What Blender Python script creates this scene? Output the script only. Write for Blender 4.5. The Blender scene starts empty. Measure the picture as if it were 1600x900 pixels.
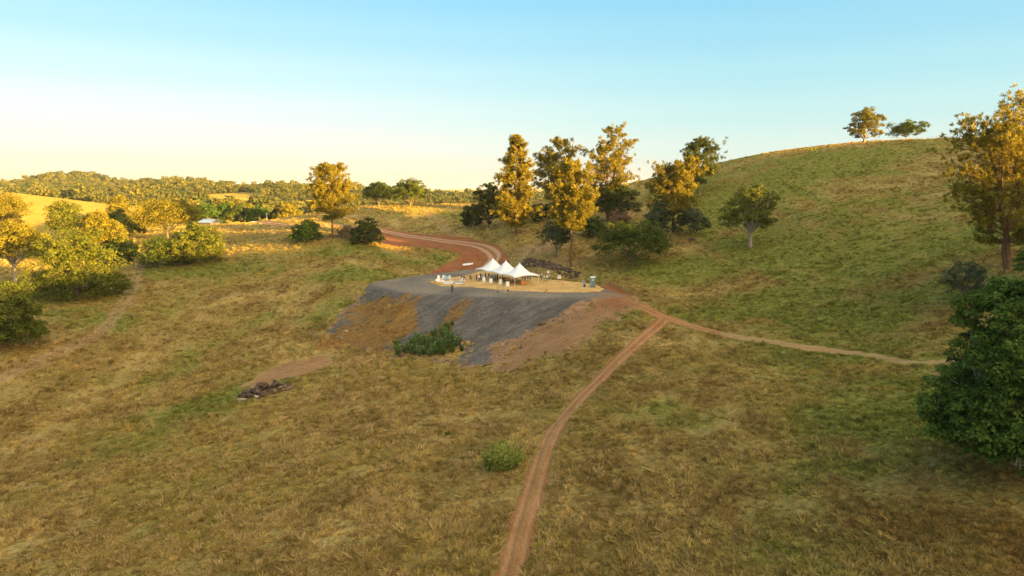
import bpy, bmesh, math, random
import numpy as np
from mathutils import Vector, Matrix

# ------------------------------------------------------------------ camera, sky, sun, exposure
SC = bpy.context.scene
COL = SC.collection
CAM_Z, FPX = 22.0, 1067.0
PITCH = math.atan(158.0 / 1067.0)
cd = bpy.data.cameras.new("camera"); cam = bpy.data.objects.new("camera", cd); COL.objects.link(cam)
cam.location = (0, 0, CAM_Z); cam.rotation_euler = (math.pi / 2 - PITCH, 0, 0)
cd.sensor_width = 36.0; cd.lens = 24.0; cd.clip_start = 0.5; cd.clip_end = 20000
SC.camera = cam

SUN_AZ, SUN_EL = math.radians(126), math.radians(6.5)      # clockwise from +Y (the view direction): behind, to the right
SUN_VEC = Vector((math.sin(SUN_AZ) * math.cos(SUN_EL), math.cos(SUN_AZ) * math.cos(SUN_EL), math.sin(SUN_EL)))
W = bpy.data.worlds.new("World"); SC.world = W; W.use_nodes = True
wn, wl = W.node_tree.nodes, W.node_tree.links
bg = wn["Background"]; bg.inputs[1].default_value = 0.1
sky = wn.new("ShaderNodeTexSky"); sky.sky_type = 'NISHITA'; sky.sun_disc = False
sky.sun_elevation = SUN_EL; sky.sun_rotation = SUN_AZ; sky.air_density = 1.3; sky.dust_density = 1.2; sky.ozone_density = 1.6
tc = wn.new("ShaderNodeTexCoord"); sx = wn.new("ShaderNodeSeparateXYZ"); wl.new(tc.outputs["Generated"], sx.inputs[0])
# evening air: warm and bright low down, clear blue above; the side opposite the sun glows warmer
def skyramp(stops):
    r = wn.new("ShaderNodeValToRGB"); wl.new(sx.outputs[2], r.inputs[0]); c = r.color_ramp; c.interpolation = 'EASE'
    for i, (pos, q) in enumerate(stops):
        e = c.elements[0] if i == 0 else (c.elements[len(c.elements) - 1] if i == len(stops) - 1 else c.elements.new(pos))
        e.position = pos; e.color = (q[0], q[1], q[2], 1)
    return r.outputs[0]
ra = skyramp(((0.0, (.92, .86, .70)), (.05, (.68, .87, .85)), (.10, (.53, .83, .87)), (.15, (.42, .78, .89)), (.2, (.33, .71, .90)), (.25, (.26, .66, .90)), (.5, (.30, .56, .74)), (1.0, (.58, .66, .70))))
rb = skyramp(((0.0, (1, .84, .58)), (.03, (.99, .93, .74)), (.06, (.94, .96, .90)), (.10, (.82, .95, .97)), (.15, (.62, .89, .99)), (.20, (.44, .80, .99)), (.26, (.30, .71, .98)), (.5, (.32, .60, .76)), (1.0, (.58, .66, .70))))
vd = wn.new("ShaderNodeVectorMath"); vd.operation = 'DOT_PRODUCT'; wl.new(tc.outputs["Generated"], vd.inputs[0])
vd.inputs[1].default_value = (-math.sin(SUN_AZ), -math.cos(SUN_AZ), 0)
mr = wn.new("ShaderNodeMapRange"); mr.interpolation_type = 'SMOOTHSTEP'; wl.new(vd.outputs["Value"], mr.inputs[0])
mr.inputs[1].default_value = 0.25; mr.inputs[2].default_value = 1.0; mr.inputs[3].default_value = 0.0; mr.inputs[4].default_value = 1.0
glow = wn.new("ShaderNodeMix"); glow.data_type = 'RGBA'; wl.new(mr.outputs[0], glow.inputs[0]); wl.new(ra, glow.inputs[6]); wl.new(rb, glow.inputs[7])
gain = wn.new("ShaderNodeVectorMath"); gain.operation = 'SCALE'; wl.new(glow.outputs[2], gain.inputs[0]); gain.inputs[3].default_value = 1.34
mixs = wn.new("ShaderNodeMix"); mixs.data_type = 'RGBA'; mixs.inputs[0].default_value = 0.93
wl.new(sky.outputs[0], mixs.inputs[6]); wl.new(gain.outputs[0], mixs.inputs[7])
# the western sky round the low sun is bright and warm
vs = wn.new("ShaderNodeVectorMath"); vs.operation = 'DOT_PRODUCT'; wl.new(tc.outputs["Generated"], vs.inputs[0]); vs.inputs[1].default_value = SUN_VEC
ms = wn.new("ShaderNodeMapRange"); ms.interpolation_type = 'SMOOTHSTEP'; wl.new(vs.outputs["Value"], ms.inputs[0])
ms.inputs[1].default_value = 0.0; ms.inputs[2].default_value = 1.0; ms.inputs[3].default_value = 0.0; ms.inputs[4].default_value = 1.0
warm = wn.new("ShaderNodeMix"); warm.data_type = 'RGBA'; warm.blend_type = 'ADD'; wl.new(ms.outputs[0], warm.inputs[0]); wl.new(mixs.outputs[2], warm.inputs[6]); warm.inputs[7].default_value = (4.6, 3.1, 1.4, 1)
wl.new(warm.outputs[2], bg.inputs[0])

sd = bpy.data.lights.new("sun", 'SUN'); sun = bpy.data.objects.new("sun", sd); COL.objects.link(sun)
sd.energy = 5.0; sd.angle = math.radians(0.6); sd.color = (1.0, 0.565, 0.112)
sun.rotation_euler = SUN_VEC.to_track_quat('Z', 'Y').to_euler(); sun.location = (200, -150, 120)

SC.view_settings.view_transform = 'Standard'; SC.view_settings.look = 'None'
SC.view_settings.exposure = 2.9; SC.view_settings.gamma = 1.0; SC.view_settings.use_curve_mapping = False
SC.cycles.max_bounces = 6; SC.cycles.transparent_max_bounces = 6; SC.cycles.use_denoising = True
SC.cycles.sample_clamp_indirect = 6.0; SC.cycles.use_adaptive_sampling = True; SC.cycles.adaptive_threshold = 0.012; SC.cycles.max_bounces = 4

random.seed(7); RNG = np.random.default_rng(11)

# ------------------------------------------------------------------ surveying: a spot of the place from a sight line and a distance
CP, SP = math.cos(PITCH), math.sin(PITCH)
def sight(px, py):
    u, v = (px - 800) / FPX, (py - 450) / FPX
    f = CP - v * SP
    return u / f, (SP + v * CP) / f
def at(px, py, Y):
    a, b = sight(px, py); return (a * Y, Y, CAM_Z - b * Y)
def on(px, py, z=0.0):
    a, b = sight(px, py); Y = (CAM_Z - z) / b; return (a * Y, Y)
def sm(e0, e1, x):
    t = np.clip((x - e0) / (e1 - e0), 0, 1); return t * t * (3 - 2 * t)

# value noise on the plane (numpy)
_perm = np.random.default_rng(3).random((256, 256))
def vnoise(x, y, s):
    x = np.asarray(x) / s; y = np.asarray(y) / s
    xi = np.floor(x).astype(int); yi = np.floor(y).astype(int); fx = x - xi; fy = y - yi
    fx = fx * fx * (3 - 2 * fx); fy = fy * fy * (3 - 2 * fy)
    g = lambda a, b: _perm[a & 255, b & 255]
    return (g(xi, yi) * (1 - fx) + g(xi + 1, yi) * fx) * (1 - fy) + (g(xi, yi + 1) * (1 - fx) + g(xi + 1, yi + 1) * fx) * fy - 0.5

# ------------------------------------------------------------------ terrain
SURVEY = [at(*p) for p in (
    (800, 900, 50), (400, 900, 54), (0, 900, 58), (1200, 900, 43), (1600, 900, 38), (1590, 725, 48), (1200, 700, 63), (1450, 650, 63),
    (1200, 600, 84), (1000, 600, 88), (1000, 750, 60), (800, 750, 66), (600, 750, 70), (600, 650, 92), (800, 620, 98), (300, 750, 78),
    (0, 750, 78), (200, 680, 93), (340, 630, 102.6), (410, 612, 105), (480, 470, 148), (400, 520, 133), (300, 560, 122.7), (200, 600, 113),
    (100, 650, 99), (520, 570, 116), (620, 550, 121.5), (760, 577, 111.5), (700, 590, 108), (850, 560, 109), (900, 540, 110),
    (1000, 490, 122), (1040, 500, 119), (960, 470, 132), (1200, 530, 103.5), (1300, 548, 94), (1460, 565, 80), (1300, 450, 128),
    (1300, 350, 165), (1300, 280, 205), (1450, 350, 150), (1450, 450, 112), (1450, 280, 185), (1572, 425, 104), (1100, 450, 142),
    (1000, 430, 152), (0, 600, 104), (0, 700, 88), (200, 500, 136), (0, 500, 131), (300, 450, 160), (150, 450, 157), (220, 400, 210),
    (400, 400, 190), (300, 380, 235), (400, 352, 255), (330, 353, 265), (60, 365, 300), (60, 340, 340), (0, 300, 460), (100, 312, 450),
    (200, 325, 440), (770, 400, 196), (700, 378, 215), (600, 362, 250), (810, 365, 205), (897, 417, 170), (990, 410, 168), (868, 400, 178),
    (520, 373, 200), (573, 382, 195), (480, 400, 185), (560, 440, 155), (620, 415, 180), (660, 395, 200), (640, 322, 290), (560, 324, 290),
    (720, 322, 290), (700, 350, 255), (600, 345, 265), (760, 352, 235), (850, 345, 225), (900, 380, 190), (942, 345, 215), (1055, 362, 190),
    (1000, 320, 235), (1000, 283, 285), (900, 310, 270), (830, 318, 282), (1110, 258, 270), (1200, 240, 258), (1300, 228, 246), (1400, 221, 240),
    (1480, 218, 235), (1100, 350, 195), (1170, 385, 168), (480, 335, 285), (830, 405, 180),
    # far country
    (0, 287, 1500), (70, 280, 1550), (200, 286, 1500), (300, 292, 1450), (390, 297, 1400), (480, 292, 1150), (420, 290, 1150), (560, 302, 1300), (650, 309, 1500), (740, 311, 1500),
    (320, 312, 900), (150, 318, 900), (0, 312, 950), (450, 330, 800), (600, 330, 800))]
SURVEY += [  # the land behind and beside the camera and beyond the crests
    (156, 215, 36.5), (192, 184, 47), (215, 150, 44), (180, 90, 35), (178, 113, 41), (162, 42, 32), (188, 24, 37.5), (222, 2, 40), (152, 130, 32.5), (142, 70, 28), (140, 6, 36), (160, -2, 39), (150, -60, 37), (170, -150, 42), (190, -300, 44), (260, 120, 34), (260, 0, 38), (300, -200, 48),  # ridge out of view, inferred from its shadow; heights shaped to place the shade
    (70, 0, 7), (95, 40, 13), (110, 90, 17), (30, 0, -3), (0, 0, -9), (-60, 0, -14), (0, -100, -7), (-100, -100, -13), (70, -100, 12), (-150, 60, -9), (-200, 150, -3),
    (-60, 380, 4), (40, 370, 14), (120, 340, 27), (180, 330, 33), (-150, 380, 0), (-110, 330, 2), (250, 300, 36), (-60, 520, -6), (60, 600, -4), (300, 600, 14),
    (-250, 620, -2), (-420, 640, 2), (-420, 380, 14), (-300, -200, 0), (-700, 0, 5), (0, -700, 10), (700, 0, 30), (-600, -600, 5), (600, 600, 10), (600, -600, 40),
    (-1500, 2300, 10), (-400, 2300, -5), (500, 2000, 0), (-1600, 1500, 36), (-1700, 800, 25), (1600, 800, 0), (1600, 2300, 0),
    (-3500, 3500, 0), (0, 5200, -5), (3500, 3500, 0), (-4500, 0, 0), (4500, 0, 0), (0, -4500, 0), (-3200, -3200, 0), (3200, -3200, 0)]
SURVEY = np.array(SURVEY)
def _warp(x, y):
    r = np.hypot(x, y) + 1e-6; s = np.log1p(r / 80.0) / r
    return x * s, y * s
def _phi(d2): return d2 * np.log(d2 + 1e-12) * 0.5
_cx, _cy = _warp(SURVEY[:, 0], SURVEY[:, 1]); _n = len(_cx)
_A = _phi((_cx[:, None] - _cx) ** 2 + (_cy[:, None] - _cy) ** 2) + np.eye(_n) * 4e-4
_P = np.stack([np.ones(_n), _cx, _cy], 1)
_K = np.block([[_A, _P], [_P.T, np.zeros((3, 3))]])
_w = np.linalg.solve(_K, np.concatenate([SURVEY[:, 2], np.zeros(3)]))
def natural(x, y):
    x = np.asarray(x, float); y = np.asarray(y, float); sh = x.shape; x = x.ravel(); y = y.ravel(); out = np.empty_like(x)
    for i in range(0, len(x), 60000):
        a, b = _warp(x[i:i + 60000], y[i:i + 60000])
        out[i:i + 60000] = _phi((a[:, None] - _cx) ** 2 + (b[:, None] - _cy) ** 2) @ _w[:_n] + _w[_n] + _w[_n + 1] * a + _w[_n + 2] * b
    r = np.hypot(x, y)
    out += vnoise(x, y, 23) * 0.55 + vnoise(x + 50, y, 7) * 0.22 + vnoise(x, y, 190) * 14 * sm(420, 900, r)
    return out.reshape(sh)

def poly_sd(x, y, poly):           # signed distance to a polygon, negative inside
    x = np.asarray(x, float); y = np.asarray(y, float); d = np.full(x.shape, 1e9); ins = np.zeros(x.shape, bool); n = len(poly)
    for i in range(n):
        (ax, ay), (bx, by) = poly[i], poly[(i + 1) % n]
        ex, ey = bx - ax, by - ay
        t = np.clip(((x - ax) * ex + (y - ay) * ey) / (ex * ex + ey * ey), 0, 1)
        d = np.minimum(d, np.hypot(x - ax - t * ex, y - ay - t * ey))
        c = (ay > y) != (by > y)
        with np.errstate(divide='ignore', invalid='ignore'):
            ins ^= c & (x < (bx - ax) * (y - ay) / (by - ay + 1e-12) + ax)
    return np.where(ins, -d, d)
def line_d(x, y, pts, w):          # distance to a polyline minus its (varying) half width; also the arc position and the signed side
    x = np.asarray(x, float); y = np.asarray(y, float); best = np.full(x.shape, 1e9); side = np.zeros(x.shape); half = np.zeros(x.shape)
    for i in range(len(pts) - 1):
        (ax, ay), (bx, by) = pts[i][:2], pts[i + 1][:2]
        ex, ey = bx - ax, by - ay; L = math.hypot(ex, ey)
        t = np.clip(((x - ax) * ex + (y - ay) * ey) / (L * L), 0, 1)
        dd = np.hypot(x - ax - t * ex, y - ay - t * ey); m = dd < best
        best = np.where(m, dd, best); half = np.where(m, w[i] * (1 - t) + w[i + 1] * t, half)
        side = np.where(m, ((x - ax) * ey - (y - ay) * ex) / L, side)
    return best - half, side
def smooth_line(pts, k=6):         # Catmull-Rom
    p = [np.array(q, float) for q in pts]; p = [2 * p[0] - p[1]] + p + [2 * p[-1] - p[-2]]; out = []
    for i in range(1, len(p) - 2):
        for j in range(k):
            t = j / k; a, b, c, d = p[i - 1:i + 3]
            out.append(tuple(0.5 * (2 * b + (c - a) * t + (2 * a - 5 * b + 4 * c - d) * t * t + (3 * b - a - 3 * c + d) * t ** 3)))
    out.append(tuple(p[-2])); return out

PAD = [on(*q) for q in ((572, 443), (586, 437), (610, 433), (650, 430), (700, 425), (735, 420), (772, 418), (800, 424), (830, 430), (860, 433), (895, 435), (925, 440), (950, 450),
                        (985, 462), (975, 468), (930, 468), (850, 467), (780, 466), (735, 465), (700, 462), (640, 460), (606, 453), (583, 447))]
def height(x, y):
    x = np.asarray(x, float); y = np.asarray(y, float); z = natural(x, y)
    near = (np.abs(x) < 90) & (y > 95) & (y < 210)
    if near.any():
        xn, yn = x[near], y[near]; d = poly_sd(xn, yn, PAD) + vnoise(xn, yn, 9) * 1.6 * 0.6
        dp = np.maximum(d, 0)
        fill = -np.maximum(dp - 0.8, 0) / 2.0 - 0.15 * np.minimum(dp, 0.8) + 0.05
        # gullies down the face
        fill -= np.clip(vnoise(xn * 1.0, yn * 0.25, 5.0) + 0.1, 0, 1) * sm(2, 8, dp) * 1.3
        cut = np.maximum(dp - 0.3, 0) / 1.0 + 0.05
        zz = np.minimum(np.maximum(z[near], fill), cut)
        z = z.copy(); z[near] = zz
    return z
def hz(x, y): return float(height(np.array([x]), np.array([y]))[0])
def ground_hit(px, py, y0=30.0, y1=1500.0):      # where a sight line meets the land
    a, b = sight(px, py); Y = np.geomspace(y0, y1, 1500); h = height(a * Y, Y); ray = CAM_Z - b * Y
    k = np.nonzero(ray <= h)[0]
    if not len(k): return None
    return (a * Y[k[0]], Y[k[0]], h[k[0]])

# ------------------------------------------------------------------ small helpers for scene objects and materials
def link(o, parent=None):
    COL.objects.link(o)
    if parent is not None: o.parent = parent
    return o
def tag(o, label=None, cat=None, group=None, kind=None):
    if label: o["label"] = label
    if cat: o["category"] = cat
    if group: o["group"] = group
    if kind: o["kind"] = kind
    return o
def empty(name, loc, rz=0.0):
    o = bpy.data.objects.new(name, None); o.location = loc; o.rotation_euler = (0, 0, rz); o.empty_display_size = 0.3
    return link(o)
def npmesh(name, V, F, attrs=None, smooth=True):
    """V (n,3); F (m,k) equal-sided faces; attrs: name -> per-vertex floats"""
    me = bpy.data.meshes.new(name); V = np.asarray(V, np.float32); F = np.asarray(F, np.int32); k = F.shape[1]
    me.vertices.add(len(V)); me.vertices.foreach_set("co", V.ravel())
    me.loops.add(F.size); me.loops.foreach_set("vertex_index", F.ravel())
    me.polygons.add(len(F)); me.polygons.foreach_set("loop_start", np.arange(0, F.size, k, dtype=np.int32))
    me.update(calc_edges=True)
    me.polygons.foreach_set("use_smooth", np.full(len(F), smooth))
    for a, v in (attrs or {}).items():
        at_ = me.attributes.new(a, 'FLOAT', 'POINT'); at_.data.foreach_set("value", np.asarray(v, np.float32))
    return me
class NT:
    """short writing for node materials"""
    def __init__(s, tree): s.t = tree; s.n = tree.nodes; s.l = tree.links
    def put(s, sock, v):
        if isinstance(v, bpy.types.NodeSocket): s.l.new(v, sock)
        elif isinstance(v, (tuple, list)):
            sock.default_value = tuple(v) + ((1,) if len(v) == 3 and len(sock.default_value) == 4 else ())
        else: sock.default_value = v
    def math(s, op, a, b=0.0, c=0.0):
        m = s.n.new("ShaderNodeMath"); m.operation = op
        for i, v in enumerate((a, b, c)): s.put(m.inputs[i], v)
        return m.outputs[0]
    def mix(s, f, a, b, mode='MIX'):
        m = s.n.new("ShaderNodeMix"); m.data_type = 'RGBA'; m.blend_type = mode
        s.put(m.inputs[0], f); s.put(m.inputs[6], a); s.put(m.inputs[7], b); return m.outputs[2]
    def noise(s, vec, scale, detail=3, rough=0.55, dist=0.0):
        m = s.n.new("ShaderNodeTexNoise"); s.put(m.inputs["Vector"], vec); s.put(m.inputs["Scale"], scale)
        s.put(m.inputs["Detail"], detail); s.put(m.inputs["Roughness"], rough); s.put(m.inputs["Distortion"], dist); return m.outputs[0]
    def ramp(s, f, lo, hi, a=0.0, b=1.0):
        m = s.n.new("ShaderNodeMapRange"); m.interpolation_type = 'SMOOTHSTEP'
        for i, v in enumerate((f, lo, hi, a, b)): s.put(m.inputs[i], v)
        return m.outputs[0]
    def attr(s, name, kind='GEOMETRY', out=2):
        m = s.n.new("ShaderNodeAttribute"); m.attribute_name = name; m.attribute_type = kind; return m.outputs[out]
    def vmul(s, v, k):
        m = s.n.new("ShaderNodeVectorMath"); m.operation = 'MULTIPLY'; s.put(m.inputs[0], v); s.put(m.inputs[1], k); return m.outputs[0]
    def bump(s, h, strength=0.5, dist=0.1):
        m = s.n.new("ShaderNodeBump"); s.put(m.inputs["Height"], h); m.inputs["Strength"].default_value = strength; m.inputs["Distance"].default_value = dist
        return m.outputs[0]
    def pos(s): return s.n.new("ShaderNodeNewGeometry").outputs["Position"]
def material(name):
    m = bpy.data.materials.new(name); m.use_nodes = True; t = NT(m.node_tree); b = t.n["Principled BSDF"]
    b.inputs["Roughness"].default_value = 0.85; b.inputs["Specular IOR Level"].default_value = 0.15
    return m, t, b
_plain = {}
def plain(name, rgb, rough=0.7, spec=0.2, vary=0.12, scale=6.0, metal=0.0):
    if name in _plain: return _plain[name]
    m, t, b = material(name)
    tcn = t.n.new("ShaderNodeTexCoord").outputs["Object"]; f = t.ramp(t.noise(tcn, scale, 4), 0.3, 0.7)
    t.put(b.inputs["Base Color"], t.mix(f, tuple(c * (1 - vary) for c in rgb), tuple(min(1, c * (1 + vary)) for c in rgb)))
    b.inputs["Roughness"].default_value = rough; b.inputs["Specular IOR Level"].default_value = spec; b.inputs["Metallic"].default_value = metal
    _plain[name] = m; return m

# colour of the meadow as a function of place: shared by the ground sheet and the grass on it
GG = bpy.data.node_groups.new("meadow_colour", 'ShaderNodeTree')
GG.interface.new_socket("Position", in_out='INPUT', socket_type='NodeSocketVector')
GG.interface.new_socket("Green", in_out='INPUT', socket_type='NodeSocketFloat')
GG.interface.new_socket("Bare", in_out='INPUT', socket_type='NodeSocketFloat')
GG.interface.new_socket("Rust", in_out='INPUT', socket_type='NodeSocketFloat')
GG.interface.new_socket("Gold", in_out='INPUT', socket_type='NodeSocketFloat')
GG.interface.new_socket("Color", in_out='OUTPUT', socket_type='NodeSocketColor')
g = NT(GG); gi = g.n.new("NodeGroupInput"); go = g.n.new("NodeGroupOutput"); P = gi.outputs[0]
flat = g.vmul(P, (1, 1, 0))
n_big = g.noise(flat, 0.035, 3); n_mid = g.noise(g.vmul(P, (1, 0.6, 0)), 0.17, 4, 0.6, 0.6); n_small = g.noise(flat, 0.9, 3, 0.6)
dry = g.mix(g.ramp(n_mid, 0.38, 0.64), (0.248, 0.178, 0.054), (0.455, 0.345, 0.128))
dry = g.mix(g.ramp(n_big, 0.40, 0.62), dry, g.mix(g.ramp(n_small, 0.35, 0.7), (0.280, 0.216, 0.056), (0.390, 0.304, 0.094)))
grn = g.mix(g.ramp(n_small, 0.3, 0.7), (0.135, 0.155, 0.027), (0.268, 0.262, 0.060))
gf = g.ramp(g.math('ADD', gi.outputs[1], g.math('MULTIPLY', g.math('SUBTRACT', g.math('ADD', n_mid, g.math('MULTIPLY', g.math('SUBTRACT', n_big, 0.5), 0.9)), 0.5), 2.1)), 0.2, 0.85)
col = g.mix(gf, dry, grn)
col = g.mix(gi.outputs[3], col, g.mix(g.ramp(n_small, 0.3, 0.7), (0.200, 0.105, 0.028), (0.360, 0.195, 0.055)))
col = g.mix(gi.outputs[4], col, g.mix(n_mid, (0.42, 0.30, 0.06), (0.50, 0.36, 0.08)))
col = g.mix(gi.outputs[2], col, g.mix(n_mid, (0.32, 0.205, 0.110), (0.46, 0.32, 0.18)))
g.l.new(col, go.inputs[0])
def meadow(t, position, kind):
    n = t.n.new("ShaderNodeGroup"); n.node_tree = GG; t.put(n.inputs[0], position)
    for i, a in enumerate(("green", "bare", "rust", "gold")): t.put(n.inputs[i + 1], t.attr(a, kind))
    return n.outputs[0]

M_GROUND, t, b = material("meadow_ground"); p = t.pos()
c = meadow(t, p, 'GEOMETRY')
thatch = t.noise(t.vmul(p, (1, 1, 0.3)), 2.6, 5, 0.7, 0.8); clump = t.noise(t.vmul(p, (1, 0.75, 0)), 0.62, 3, 0.6, 1.0)
dk = t.math('MULTIPLY', t.ramp(thatch, 0.32, 0.66, 0.6, 1.18), t.ramp(clump, 0.3, 0.66, 0.8, 1.1))
t.put(b.inputs["Base Color"], t.mix(1.0, c, t.n.new("ShaderNodeCombineColor").outputs[0] if False else c) if False else t.mix(1.0, c, dk, 'MULTIPLY'))
t.put(b.inputs["Normal"], t.bump(t.math('ADD', thatch, t.math('MULTIPLY', clump, 1.5)), 0.9, 0.45)); b.inputs["Roughness"].default_value = 1.0; b.inputs["Specular IOR Level"].default_value = 0.03

def earth(name, a, bcol, ccol, lane=None, grain=7.0, worn=None):
    m, t, b = material(name); p = t.pos()
    n1 = t.noise(p, 0.35, 4, 0.6, 0.4); n2 = t.noise(p, grain, 4, 0.7)
    c = t.mix(t.ramp(n1, 0.35, 0.65), a, bcol); c = t.mix(t.ramp(t.noise(p, 1.3, 3, 0.6), 0.52, 0.72, 0, 0.65), c, ccol)
    if worn: c = t.mix(t.attr("soil"), c, t.mix(t.ramp(n1, .35, .65), tuple(.75 * q for q in worn), worn))
    if lane: c = t.mix(t.attr("lane"), c, lane)
    c = t.mix(1.0, c, t.ramp(n2, 0.3, 0.7, 0.68, 1.28), 'MULTIPLY')
    t.put(b.inputs["Base Color"], c); t.put(b.inputs["Normal"], t.bump(t.math('ADD', n2, n1), 0.6, 0.12)); b.inputs["Roughness"].default_value = 0.95; b.inputs["Specular IOR Level"].default_value = 0.08
    return m
M_TRACK = earth("track_earth", (0.250, 0.112, 0.042), (0.300, 0.142, 0.055), (0.26, 0.145, 0.062), lane=(0.39, 0.22, 0.10), worn=(0.36, 0.27, 0.125))
M_RED = earth("red_earth", (0.235, 0.088, 0.034), (0.30, 0.125, 0.052), (0.255, 0.135, 0.065), lane=(0.46, 0.30, 0.19))
def banded(name, a, bcol, ccol, top, soil, rust=None):
    m, t, b = material(name); p = t.pos()
    run = t.n.new("ShaderNodeVectorRotate"); run.rotation_type = 'Z_AXIS'; t.put(run.inputs["Vector"], p); run.inputs["Angle"].default_value = -0.62
    st = t.noise(t.vmul(run.outputs[0], (0.12, 1.3, 0.5)), 1.0, 4, 0.65, 0.3); n1 = t.noise(p, 0.22, 4, 0.6, 0.5); n2 = t.noise(p, 4.5, 4, 0.75); n3 = t.noise(p, 1.2, 4, 0.65, 0.3)
    c = t.mix(t.ramp(st, 0.36, 0.64), a, bcol); c = t.mix(t.ramp(n1, 0.45, 0.7, 0, 0.7), c, ccol); c = t.mix(t.attr("lane"), c, t.mix(t.ramp(n3, .35, .65), tuple(0.78 * q for q in top), top))
    sf = t.ramp(t.math('ADD', t.attr("soil"), t.math('MULTIPLY', t.math('SUBTRACT', t.math('ADD', n3, st), 1.0), 0.9)), 0.3, 0.75); c = t.mix(sf, c, t.mix(t.ramp(n3, .35, .65), tuple(0.7 * q for q in soil), soil))
    if rust: c = t.mix(t.ramp(t.math('ADD', t.attr('rust'), t.math('MULTIPLY', t.math('SUBTRACT', n3, 0.5), 1.6)), 0.35, 0.7), c, t.mix(t.ramp(st, .35, .65), tuple(0.6 * q for q in rust), rust))
    c = t.mix(1.0, c, t.ramp(n2, 0.3, 0.7, 0.62, 1.35), 'MULTIPLY')
    t.put(b.inputs["Base Color"], c); t.put(b.inputs["Normal"], t.bump(t.math('ADD', n2, t.math('ADD', t.math('MULTIPLY', st, 2.0), n3)), 0.8, 0.22)); b.inputs["Roughness"].default_value = 0.95; b.inputs["Specular IOR Level"].default_value = 0.08
    return m
M_GRAVEL = banded("gravel", (0.086, 0.084, 0.083), (0.152, 0.145, 0.136), (0.076, 0.076, 0.079), (0.270, 0.235, 0.185), (0.33, 0.20, 0.115), rust=(0.255, 0.150, 0.046))
M_TAN = banded("graded_earth", (0.270, 0.155, 0.074), (0.335, 0.200, 0.098), (0.22, 0.120, 0.056), (0.29, 0.135, 0.060), (0.36, 0.26, 0.11))
M_STRAW = earth("straw", (0.50, 0.32, 0.12), (0.62, 0.42, 0.17), (0.42, 0.27, 0.10), grain=6.0)

# ------------------------------------------------------------------ lines and patches of the place
def hits(pp): return [ground_hit(*q)[:2] for q in pp]
TRACK = smooth_line([(-6.0, 25.0), (-3.0, 38.0)] + hits([(797, 899), (812, 840), (832, 770), (850, 712), (872, 664), (905, 626), (940, 592), (975, 556), (1005, 530), (1030, 508), (1040, 498)]))
SIDE = smooth_line(hits([(930, 456), (958, 461), (985, 470), (1012, 484), (1040, 497), (1080, 510), (1150, 526), (1250, 542), (1350, 553), (1460, 566)]) + [(66, 71), (80, 60), (100, 40)])
LANE = smooth_line(hits([(745, 424), (772, 406), (768, 394), (748, 385), (715, 379), (690, 376), (650, 371), (612, 364), (585, 358), (540, 353), (480, 351), (430, 350.5)]) + [(-120, 300), (-150, 330)])
RED = hits([(585, 356), (610, 357), (640, 363), (700, 369), (740, 372), (775, 380), (797, 398), (800, 412)]) + [on(790, 424), on(735, 424), on(700, 426), on(655, 431)] + hits([(690, 413), (714, 404), (717, 397), (690, 389), (650, 385), (600, 383), (575, 372)])
SLOPE = hits([(588, 440)]) + [on(650, 431), on(735, 421), on(800, 430), on(930, 446), on(985, 464)] + hits([(938, 474), (885, 498), (835, 522), (795, 544), (776, 566), (722, 574), (680, 566), (712, 552), (690, 552), (640, 552), (600, 549), (560, 545), (520, 534), (505, 522), (530, 492), (560, 458)])
TAN = hits([(925, 473), (872, 498), (822, 522), (782, 543), (766, 578), (800, 581), (850, 566), (900, 546), (940, 515), (985, 486), (1010, 476), (1000, 462)]) + [on(985, 463), on(930, 466)]
STRAW = [on(*q) for q in ((675, 443), (690, 436), (730, 430), (748, 424), (800, 427), (850, 436), (905, 441), (930, 445), (946, 452), (940, 456.5), (900, 458), (860, 457.5), (800, 455.5), (760, 452), (730, 449), (690, 448.5))]
PATCH = hits([(383, 604), (400, 588), (425, 571), (490, 556), (525, 552), (522, 566), (500, 577), (455, 592), (430, 604), (400, 614)])
REDBANK = hits([(930, 441), (950, 442), (985, 455), (997, 466), (992, 474), (960, 460), (945, 453)])
FARM = smooth_line(hits([(232, 385), (222, 405), (212, 435), (195, 470), (170, 505), (130, 533), (70, 562), (0, 592)]))

def m_track(x, y):
    w = list(np.linspace(1.35, 1.5, len(TRACK))); d, s = line_d(x, y, TRACK, w); d2, s2 = line_d(x, y, SIDE, list(np.linspace(1.9, 0.85, len(SIDE))))
    s = np.where(d < d2, s, s2); dd = np.minimum(d, d2) + vnoise(x, y, 6) * 0.5 + vnoise(x, y, 1.7) * 0.6 + vnoise(x, y, 0.6) * 0.4
    return dd, s
def m_red(x, y):
    d = poly_sd(x, y, RED); d = np.minimum(d, poly_sd(x, y, REDBANK)); dl, s = line_d(x, y, LANE, [1.7] * len(LANE))
    return np.minimum(d, dl) + vnoise(x, y, 3) * 1.6 + vnoise(x, y, 0.8) * 0.5, dl
def m_gravel(x, y): return poly_sd(x, y, SLOPE) + vnoise(x, y, 4) * 2.4 * sm(-1, 6, poly_sd(x, y, PAD)) + vnoise(x, y, 1.1) * 1.0 + vnoise(x, y, .5) * .5
def m_tan(x, y): return poly_sd(x, y, TAN) + vnoise(x, y, 5) * 3.0 + vnoise(x, y, 1.4) * 1.4 + vnoise(x, y, .5) * .7
def m_straw(x, y): return poly_sd(x, y, STRAW) + vnoise(x, y, 1.6) * 0.8 + vnoise(x, y, 0.5) * 0.4
def m_patch(x, y): return poly_sd(x, y, PATCH) + vnoise(x, y, 3.5) * 3.0 + vnoise(x, y, 1.0) * 1.3
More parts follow.
